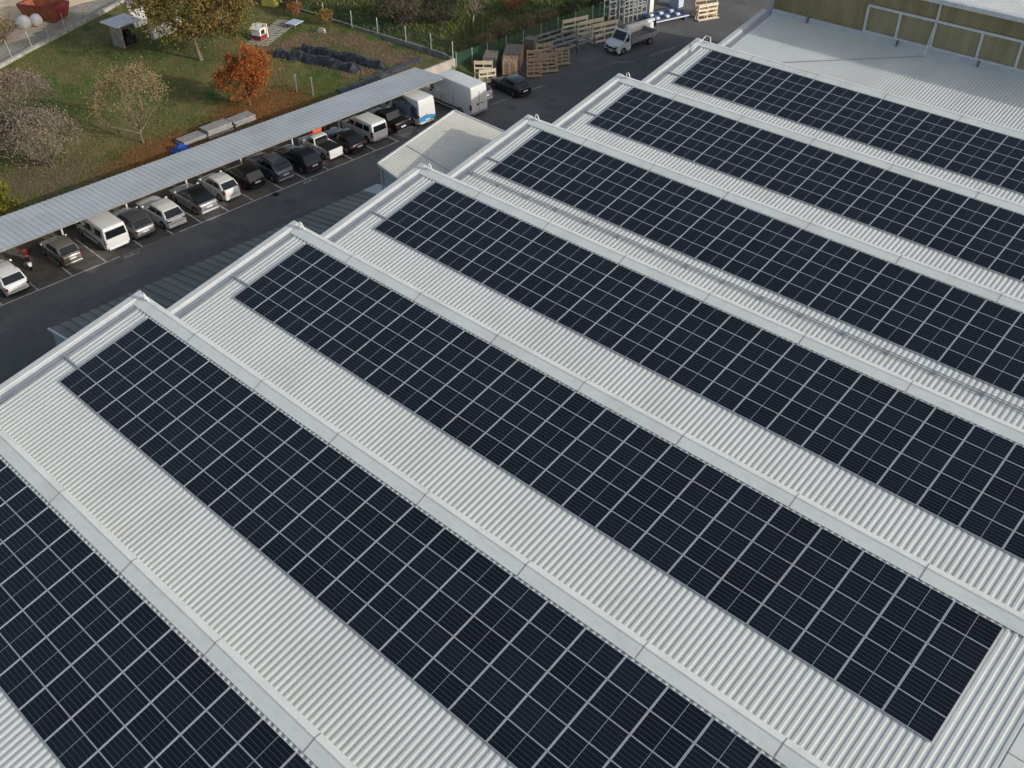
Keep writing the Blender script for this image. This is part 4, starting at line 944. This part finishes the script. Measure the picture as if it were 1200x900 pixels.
park('parked_pickup', -21.7, 38.55, 'white pickup truck with black bed cover', 'pickup', P_['white'], L=4.45, wd=1.70, top=[(.12, .30), (.02, .40), (0, .6), (.0, .93), (.05, .95), (1.9, .95), (3.1, .93), (3.9, .84), (4.3, .74), (4.43, .55), (4.45, .38), (4.3, .24)],
     cabin=((3.25, .93), (2.65, 1.46), (2.0, 1.45), (1.86, .95), .76, .62), extra=pu_extra, tail=((.88, .97), (.55, .85)), wr=.30, lower=P_['white'])
park('parked_car', -21.05, 40.6, 'glossy black coupe with sloping tail beside the white pickup', 'car', P_['black'], L=4.6, wd=1.86, top=hatch_top(4.6, .96, .84), cabin=cab(4.6, 1.42, .96, .70, .50, .27, .05, .82, .60), wr=.345, lower=P_['black'], tail=((.45, .85), (.70, .82)))
park('parked_van', -21.4, 43.2, 'small white passenger van between the two black cars', 'van', P_['white'], L=4.35, wd=1.80, top=van_top(4.35, 1.80, .95, 1.15, 1.05), kind='van', tumble=.14, side_w=((.40, 1.15, 1.10, 1.55), (1.25, 2.3, 1.10, 1.55), (2.4, 3.05, 1.10, 1.50)), rear_win=(1.08, 1.58, .78), wheels=(.85, .85), tail=((.86, .98), (.62, 1.15)), plate=(.60, .72), lower=P_['silver'])
park('parked_car', -21.2, 45.7, 'black sports utility car with bright tailgate beside the mural van', 'car', P_['black'], L=4.75, wd=1.9, top=hatch_top(4.75, 1.10, .98), cabin=cab(4.75, 1.68, 1.10, .69, .53, .30, .22, .84, .70), wr=.37, lower=M['chrome'], tail=((.74, .9), (.74, 1.08)))
def mural_extra(root, L, hw, yw, pane):
    for s in (1, -1):
        b = MB(); P0 = []
        for i in range(9):
            x = .25+(L-2.1)*i/8; P0.append((x, s*(yw(x, .9)+.01), .75+.05*math.sin(i)))
        Q0 = [(x, s*(yw(x, 2.0)+.012), 1.55+.75*math.sin(min(1, (i+1)/6)*1.5)) for i, (x, _, _) in enumerate(P0)]
        b.strip(P0, Q0) if s < 0 else b.strip(Q0, P0); b.build('side_mural', M['mural'], root)
    b = MB(); A = [(-.012, -hw*.95+hw*1.9*i/10, .48) for i in range(11)]; B = [(-.004, -hw*.95+hw*1.9*i/10, .58+.42*math.sin(.3+i/10*1.9)) for i in range(11)]; b.strip(A, B); b.strip(B, A); b.build('livery_wave', M['swoosh'], root)
    b = MB(); b.box(-.02, .0, hw*.1, hw*.16, 1.0, 1.12); b.build('door_handle', M['black'], root)
park('parked_van', -20.9, 48.3, 'white panel van with dark painted side and blue wave on its rear', 'van', P_['white'], L=5.4, wd=2.02, top=van_top(5.4, 2.45, 1.05, 1.35, 1.1), kind='van', tumble=.06, side_w=((3.75, 4.25, 1.3, 1.8),), wheels=(1.0, .95), wr=.34, tail=((.9, .98), (.9, 1.15)), plate=(.52, .62), extra=mural_extra, lower=P_['white'])
def van_extra(root, L, hw, yw, pane):
    b = MB(); b.box(-.012, .02, -.008, .008, .55, 2.3); b.build('door_seam', M['black'], root)
    b = MB(); b.box(-.02, .02, -.55, -.15, 1.12, 1.2); b.box(-.025, .02, .12, .3, 1.05, 1.24); b.build('door_handle', M['black'], root)
    b = MB(); b.box(-.10, .2, -hw*.92, hw*.92, .30, .50); b.build('step_bumper', M['galv'], root, bevel=.02)
    for s in (1, -1):
        b = MB(); ya, yb = sorted((s*(yw(2, .5)-.01), s*(yw(2, .5)+.025))); b.box(1.55, L-1.5, ya, yb, .38, .58); b.build('side_moulding', M['darkgalv'], root)
vehicle('parked_van', 'tall long white delivery van at the carport end', 'van', (-18.8, 52.75, 0), R(177), P_['white'], L=6.6, wd=2.08, top=van_top(6.6, 2.82, 1.1, 1.45, 1.15), kind='van', tumble=.045, side_w=((5.0, 5.6, 1.35, 1.95),), wheels=(1.45, 1.0), wr=.35, tail=((.9, .98), (.75, 1.25)), plate=(.72, .82), extra=van_extra, bumper=False, lower=M['galv'])
vehicle('parked_car', 'grey hatchback mostly hidden behind the tall white van', 'car', (-20.3, 55.3, 0), R(177), P_['grey'], L=4.3, wd=1.8, top=hatch_top(4.3, .97, .86), cabin=cab(4.3, 1.5, .97), wr=.33, lower=P_['grey'])
vehicle('parked_car', 'black hatchback parked alone in front of the pallet stacks', 'car', (-18.35, 58.45, 0), R(172), P_['black'], L=4.35, wd=1.82, top=hatch_top(4.35, .96, .85), cabin=cab(4.35, 1.48, .96), wr=.335, rim='darkrim', tail=((.62, .86), (.72, .84)), spoiler=True, lower=P_['navy'])
# flatbed truck: cab outline with nose at the front
def truck_extra(root, L, hw, yw, pane):
    dk = 4.05
    b = MB(); b.box(.0, dk, -1.02, 1.02, .78, .88); b.build('bed_floor', M['woodgrey'], root)
    for s in (1, -1):
        b = MB(); ya, yb = sorted((s*1.0, s*1.06)); b.box(.02, dk, ya, yb, .80, 1.22)
        b.build('side_board', M['galv'] if s > 0 else M['white'], root)
    b = MB(); b.box(-.06, .0, -1.06, 1.06, .80, 1.22); b.build('tailgate', M['paleblue'] if 0 else M['galv'], root)
    b = MB(); b.box(dk, dk+.07, -1.06, 1.06, .80, 1.75); b.build('headboard', M['galv'], root)
    b = MB(); b.box(.2, dk+.2, -.4, .4, .5, .78); b.build('chassis', M['black'], root)
    c = [(L-.99, -.84, 1.26), (L-.99, .84, 1.26), (L-1.57, .76, 2.07), (L-1.57, -.76, 2.07)]; pane('windscreen', c, .03, .97, .05, .92, M['glass'], .03)
    b = MB(); b.box(L-.06, L+.02, -hw*.7, hw*.7, .62, .80); b.build('grille', M['black'], root)
    b = MB(); b.box(L-.12, L+.03, -hw*.85, hw*.85, .30, .52); b.build('front_bumper', M['black'], root, bevel=.03)
L_ = 6.1
ct_ = [(4.2, .35), (4.16, .6), (4.16, 1.9), (4.25, 2.08), (4.45, 2.12), (L_-1.6, 2.1), (L_-.98, 1.24), (L_-.2, 1.02), (L_-.03, .8), (L_, .45), (L_-.1, .28)]
def truck():
    hd = R(266)
    root = thing('flatbed_truck', 'small white flatbed truck facing the camera in the yard', 'truck', (-18.7, 78.3, 0), hd)
    hw = 1.0
    def yw(x, z): f = 1-.12*max(0, (x-4.2)/1.9)**4; return hw*f*(1-.09*max(0, z-1.1))
    fx, ar = L_-.85, .42
    low = [(fx+ar+.02, .26)] + [(fx+ar*math.cos(math.pi*i/8), .33+ar*math.sin(math.pi*i/8)) for i in range(9)] + [(fx-ar-.02, .3)]
    pts = ct_+low; bm = bmesh.new(); n = len(pts)
    vl = [bm.verts.new((x, yw(x, z), z)) for x, z in pts]; vr = [bm.verts.new((x, -yw(x, z), z)) for x, z in pts]
    bm.faces.new(list(reversed(vl))); bm.faces.new(vr)
    for i in range(n): j = (i+1) % n; bm.faces.new((vl[i], vl[j], vr[j], vr[i]))
    es = []
    for i in range(len(ct_)-1):
        for vv in (vl, vr):
            e = bm.edges.get((vv[i], vv[i+1])); es.append(e)
    for i in range(1, len(ct_)-1): es.append(bm.edges.get((vl[i], vr[i])))
    bmesh.ops.bevel(bm, geom=[e for e in es if e], offset=.08, segments=3, affect='EDGES', profile=.5, clamp_overlap=True); bmesh.ops.recalc_face_normals(bm, faces=bm.faces)
    me = bpy.data.meshes.new('cab'); bm.to_mesh(me); bm.free(); me.materials.append(P_['white']); me.shade_smooth(); me.set_sharp_from_angle(angle=R(38)); o = bpy.data.objects.new('cab', me); col.objects.link(o); o.parent = root
    def pane(nm, c, u0, u1, v0, v1, m, off=.012):
        c = [Vector(q) for q in c]
        bl = lambda u, v: (c[0]*(1-u)+c[1]*u)*(1-v)+(c[3]*(1-u)+c[2]*u)*v
        q = [bl(u0, v0), bl(u1, v0), bl(u1, v1), bl(u0, v1)]; nn = (q[1]-q[0]).cross(q[3]-q[0]).normalized(); ctr = (q[0]+q[2])/2
        if nn.dot(ctr-Vector((L_-1.4, 0, 1.2))) < 0: nn = -nn
        bb = MB(); bb.hexa([p-nn*.02 for p in q]+[p+nn*off for p in q]); return bb.build(nm, m, root)
    for s in (1, -1):
        x0, x1 = 4.45, L_-1.15
        pane('side_window', [(x0, s*yw(x0, 1.25), 1.25), (x1, s*yw(x1, 1.25), 1.25), (x1-.42, s*yw(x1-.4, 1.9), 1.9), (x0, s*yw(x0, 1.9), 1.9)], 0, 1, 0, 1, M['glass'])
        b = MB(); ya, yb = sorted((s*.5, s*.82)); b.box(L_-.3, L_-.02, ya, yb, .78, .95); b.build('headlight', M['headlamp'], root, bevel=.03)
        b = MB(); ya, yb = sorted((s*.98, s*1.22)); b.box(L_-1.28, L_-1.14, ya, yb, 1.25, 1.6); b.build('wing_mirror', M['black'], root, bevel=.03)
        b = MB(); ya, yb = sorted((s*.7, s*.95)); b.box(-.09, -.05, ya, yb, .62, .74); b.build('tail_light', M['redlight'], root)
        for x in (1.15, fx):
            b = MB(); b.tube((x, s*.78, .35), (x, s*.98, .35), .35, None, 18); w_ = b.build('wheel', M['tyre'], root, smooth=50)
            b = MB(); b.tube((x, s*.97, .35), (x, s*.99, .35), .2, .18, 12); b.build('rim', M['rim'], w_)
    truck_extra(root, L_, hw, yw, pane)
    b = MB(); b.box(L_+.03, L_+.05, -.26, .26, .36, .47); b.build('number_plate', M['plate'], root)
truck()
# motorbike
t = thing('motorbike', 'red and black motorbike between the white crossover and champagne hatchback', 'motorbike', (-25.15, 13.2, .004), R(165))
for x in (-.68, .68):
    b = MB()
    for i in range(16):
        a0, a1 = 2*math.pi*i/16, 2*math.pi*(i+1)/16
        b.tube((x+.27*math.cos(a0), 0, .32+.27*math.sin(a0)), (x+.27*math.cos(a1), 0, .32+.27*math.sin(a1)), .06, None, 6, False)
    w_ = b.build('wheel', M['tyre'], t)
    b = MB(); b.tube((x, -.03, .32), (x, .03, .32), .22, None, 12); b.build('rim', M['rim'], w_)
b = MB(); b.hexa([(-.3, -.14, .28), (.35, -.14, .28), (.35, .14, .28), (-.3, .14, .28), (-.25, -.15, .62), (.3, -.15, .62), (.3, .15, .62), (-.25, .15, .62)]); b.build('engine', M['darkgalv'], t, bevel=.04)
b = MB(); b.hexa([(-.1, -.15, .62), (.45, -.13, .66), (.45, .13, .66), (-.1, .15, .62), (-.05, -.13, .88), (.35, -.12, .92), (.35, .12, .92), (-.05, .13, .88)]); b.build('fuel_tank', M['red'], t, bevel=.06)
b = MB(); b.hexa([(-.85, -.12, .72), (-.1, -.15, .66), (-.1, .15, .66), (-.85, .12, .72), (-.88, -.11, .86), (-.1, -.14, .8), (-.1, .14, .8), (-.88, .11, .86)]); b.build('seat', M['black'], t, bevel=.05)
b = MB(); b.pipe([(.68, -.09, .32), (.45, -.09, .95)], .03); b.pipe([(.68, .09, .32), (.45, .09, .95)], .03); b.build('fork', M['chrome'], t)
b = MB(); b.pipe([(.30, -.38, 1.02), (.42, -.15, 1.0), (.42, .15, 1.0), (.30, .38, 1.02)], .025); b.build('handlebar', M['black'], t)
b = MB(); b.tube((.52, 0, .86), (.62, 0, .86), .1, .11, 12); b.build('headlight', M['headlamp'], t)
b = MB(); b.box(-1.02, -.68, -.14, .14, .62, .7); b.box(-1.08, -1.03, -.1, .1, .5, .66); b.build('rear_mudguard', M['white'], t, bevel=.02)
b = MB(); b.hexa([(.45, -.17, .75), (.7, -.1, .8), (.7, .1, .8), (.45, .17, .75), (.38, -.18, 1.1), (.5, -.1, 1.15), (.5, .1, 1.15), (.38, .18, 1.1)]); b.build('fairing', M['red'], t, bevel=.04)
b = MB(); b.hexa([(-.4, -.45, 0), (.4, -.45, 0), (.4, .45, 0), (-.4, .45, 0), (-.42, -.48, .85), (.42, -.48, .85), (.42, .48, .85), (-.42, .48, .85)]); b.box(-.46, .46, -.52, .52, .852, .93)
o = tag(b.build('orange_bin', M['orangebox'], bevel=.03), 'orange plastic bin standing behind the white pickup', 'bin'); o.location = (-26.35, 39.95, .004)
t = thing('tool_box', 'small dark box on the retaining wall side near the orange bin', 'box', (-26.9, 41.4, .004))
b = MB(); b.box(-.3, .3, -.35, .35, 0, .9); b.build('casing', M['black'], t, bevel=.02); b = MB(); b.box(-.32, .32, -.37, .37, .902, .96); b.build('lid', M['galv'], t)

# ------------------------------------------------------------------ yard goods
def upright_frame(name, label, loc, rz, L, H, m, nr=4, group=None, depth=.5, diag=True, th=.09):
    t = thing(name, label, 'timber frame', loc, rz, group)
    b = MB()
    for x in (0, L/2, L): b.bar((x, 0, 0), (x, 0, H), th, th, (0, 1, 0))
    for i in range(nr):
        z = H*(i+.5)/nr if i else th; b.bar((-.05, -.07, z), (L+.05, -.07, z), .05, H/nr*.42)
    b.bar((-.05, -.07, H-.08), (L+.05, -.07, H-.08), .05, .16); b.build('slatted_face', m, t)
    if diag:
        for x in (0, L/2, L): b = MB(); b.bar((x, .05, H*.8), (x, depth, .08), .06, .06); b.build('brace', m, t)
    b = MB()
    for x in (0, L): b.bar((x, -depth*.7, .05), (x, depth, .05), .1, .1)
    b.bar((-.1, -depth*.7, .14), (L+.1, -depth*.7, .14), .25, .06); b.build('base', m, t)
    return t
upright_frame('timber_frame', 'pale timber lattice frame farthest left of the three beside the truck', (-25.6, 72.3, 0), R(72), 3.0, 2.0, M['wood'], group='three pale timber frames')
upright_frame('timber_frame', 'pale timber lattice frame in the middle of the three beside the truck', (-24.0, 72.9, 0), R(72), 3.0, 2.0, M['wood'], group='three pale timber frames')
upright_frame('timber_frame', 'pale timber lattice frame of the three closest to the truck', (-22.5, 73.4, 0), R(72), 3.0, 2.0, M['wood'], group='three pale timber frames')
upright_frame('timber_frame', 'pale timber frame standing beside the hidden grey car', (-24.9, 58.4, 0), R(40), 1.7, 1.9, M['wood'], nr=4, group='timber frames by the car row')
upright_frame('timber_frame', 'shorter timber frame leaning in front of the pale one', (-24.0, 58.1, 0), R(60), 1.6, 1.3, M['wood'], nr=3, group='timber frames by the car row')
upright_frame('timber_frame', 'brown slanted timber frame behind the blue rack', (-19.1, 87.0, 0), R(60), 2.6, 2.0, M['wood2'], nr=4, group='timber frames at the top edge')
upright_frame('timber_frame', 'sunlit timber frame at the right of the blue rack', (-18.1, 86.2, 0), R(68), 2.4, 1.7, M['wood'], nr=4, group='timber frames at the top edge')
def pallet_stack(label, loc, rz, wx, wy, n, m, name='pallet_stack'):
    t = thing(name, label, 'pallets', loc, rz, 'wooden pallet stacks in the yard')
    for i in range(n):
        b = MB(); z = i*.2
        for y in (-wy/2, -.06, wy/2-.12): b.box(-wx/2, wx/2, y, y+.12, z, z+.03); b.box(-wx/2, -wx/2+.14, y, y+.12, z+.03, z+.13); b.box(-.07, .07, y, y+.12, z+.03, z+.13); b.box(wx/2-.14, wx/2, y, y+.12, z+.03, z+.13)
        for k in range(6): x = -wx/2+k*(wx-.12)/5; b.box(x, x+.12, -wy/2, wy/2, z+.13, z+.16)
        for y in (-wy/2, wy/2-.12): pass
        b.build('pallet', m, t)
    return t
pallet_stack('tall orange brown pallet stack behind the black hatchback', (-22.8, 61.2, 0), R(35), 1.3, 1.6, 9, M['wood2'])
pallet_stack('stack of wide pallets left of the tall brown one, by the dark crates', (-23.9, 62.4, 0), R(35), 1.4, 2.2, 8, M['wood2'])
def upright_pallets(label, loc, rz, L, H, m): return upright_frame('pallet_rack', label, loc, rz, L*1.1, H*1.22, m, nr=5, group='upright pallets in the yard', depth=.45, diag=False, th=.14)
upright_pallets('upright pallet directly right of the tall brown pallet stack', (-21.6, 62.3, 0), R(50), 1.2, 1.5, M['wood2'])
upright_pallets('upright pallet standing behind the front row of pallets', (-22.6, 63.4, 0), R(50), 1.3, 1.7, M['wood2'])
upright_pallets('broad upright pallet in the front row with a plank foot', (-21.5, 63.8, 0), R(55), 1.7, 1.5, M['wood2'])
upright_pallets('upright pallet next to the steel beams, behind the broad one', (-23.0, 65.3, 0), R(55), 1.4, 1.7, M['wood2'])
upright_pallets('rightmost upright pallet in front of the steel beams', (-21.5, 66.3, 0), R(60), 1.3, 1.4, M['wood2'])
def crate(label, loc, rz, sx, sy_, h, m):
    t = thing('crate', label, 'crate', loc, rz, 'weathered crates in the yard')
    b = MB()
    for i in range(5):
        z = h*i/5; b.box(-sx, sx, -sy_, sy_, z+.02, z+h/5-.015)
    b.build('boards', m, t)
    b = MB(); b.box(-sx-.04, sx+.04, -sy_-.04, sy_+.04, h-.01, h+.05); b.build('lid', M['woodgrey'], t)
    for x in (-sx, sx):
        for y in (-sy_, sy_): b = MB(); b.box(x-.05, x+.05, y-.05, y+.05, 0, h-.012); b.build('corner_post', m, t)
crate('dark grey crate between the pale timber frame and pallets', (-25.2, 61.0, 0), R(35), .6, .9, 1.7, M['woodgrey'])
crate('brown crate behind the tall pallet stack', (-24.6, 63.6, 0), R(35), .8, 1.3, 1.6, M['wood2'])
crate('tall grey crate at the left end of the steel beams', (-24.6, 66.2, 0), R(20), .5, .5, 2.0, M['woodgrey'])
t = thing('steel_beam_rack', 'low rack of long grey steel beams beside the timber frames', 'steel rack', (-24.3, 70.2, 0), R(82))
for i, y in enumerate((-2.2, -1.0, .1, 1.2, 2.3)):
    b = MB(); b.bar((-3.6+.1*i, y, .78), (3.4-.15*i, y, .78), .14, .16); b.build('beam', M['galv'], t)
for x in (-2.4, .4, 2.8):
    b = MB(); b.bar((x, -2.5, .62), (x, 2.6, .62), .12, .14); b.build('cross_member', M['galv'], t)
    for y in (-2.3, 0.1, 2.4):
        b = MB(); b.box(x-.06, x+.06, y-.06, y+.06, 0, 1.25); b.build('upright', M['darkgalv'], t)
def steel_rack(label, loc, rz, L, H, cols_, rows_, m):
    t = thing('lattice_rack', label, 'steel rack', loc, rz, 'grey steel racks at the top edge')
    for d in (0, .9):
        b = MB()
        for i in range(cols_+1): b.bar((L*i/cols_, d, 0), (L*i/cols_, d, H), .09, .09, (0, 1, 0))
        b.build('upright', m, t)
        b = MB()
        for j in range(rows_): z = H*(j+1)/rows_-.06; b.bar((0, d, z), (L, d, z), .08, .1)
        b.build('rail', m, t)
    b = MB()
    for i in range(cols_+1):
        for j in (0, rows_-1): z = H*(j+1)/rows_-.06; b.bar((L*i/cols_, 0, z), (L*i/cols_, .9, z), .07, .08)
    b.build('cross_bar', m, t)
steel_rack('tall grey steel rack against the dark hedge', (-25.0, 79.3, 0), R(75), 2.6, 3.0, 3, 4, M['galv'])
steel_rack('grey steel lattice rack with close bars behind the truck', (-23.6, 80.2, 0), R(75), 3.0, 2.4, 5, 3, M['galv'])
steel_rack('low grey rack with shelves right of the lattice rack', (-24.6, 83.4, 0), R(80), 2.6, 1.7, 3, 3, M['galv'])
b = MB(); b.box(-.25, .25, -.35, .35, 0, 2.1); b.box(-.3, .3, -.4, .4, 2.1, 2.16); o = tag(b.build('white_cabinet', M['white'], bevel=.02), 'upright white cabinet beside the blue rack', 'cabinet'); o.location = (-23.2, 84.3, 0)
t = thing('blue_rack', 'blue steel pallet rack with white blocks on top', 'steel rack', (-20.9, 84.2, 0), R(72))
b = MB(); b.box(-2.2, 2.2, -1.2, 1.2, .35, .52); b.build('deck', M['bluesteel'], t)
for y in (-1.15, 0, 1.15):
    b = MB(); b.bar((-2.25, y, .6), (2.25, y, .6), .12, .14); b.build('rail', M['bluesteel'], t)
for x in (-1.9, 1.9):
    b = MB(); b.box(x-.15, x+.15, -1.1, 1.1, 0, .35); b.build('foot', M['bluesteel'], t)
for x in (-1.6, -.3, 1.1):
    for y in (-.6, .55):
        b = MB(); b.box(x-.22, x+.22, y-.16, y+.16, .522, .75); b.build('white_block', M['white'], t, bevel=.03)
b = MB(); b.bar((-2.2, -1.24, .5), (2.2, -1.24, .5), .05, .10); b.build('white_edge', M['white'], t)
b = MB(); b.box(-1.9, 1.9, -.35, .35, 0, .75); b.box(-1.7, 2.3, -.1, .3, .752, 1.0); o = tag(b.build('white_bundle', M['white'], bevel=.03), 'long pale wrapped bundle lying beside the truck bed', 'bundle'); o.location = (-20.9, 79.2, 0); o.rotation_euler = (0, 0, R(80))
b = MB(); b.box(-.6, .6, -.5, .5, 0, 1.1); b.box(-.65, .65, -.55, .55, 1.1, 1.16); o = tag(b.build('pale_box', M['paleblue'], bevel=.03), 'pale blue wrapped box at the top edge behind the blue rack', 'box'); o.location = (-22.6, 88.6, 0)
b = MB(); b.box(-.5, .5, -.5, .5, 0, .9); b.box(-.42, .42, -.42, .42, .9, 1.0); o = tag(b.build('grey_bin', M['galv'], bevel=.03), 'small grey bin at the yard fence behind the crates', 'bin'); o.location = (-26.0, 64.9, 0)
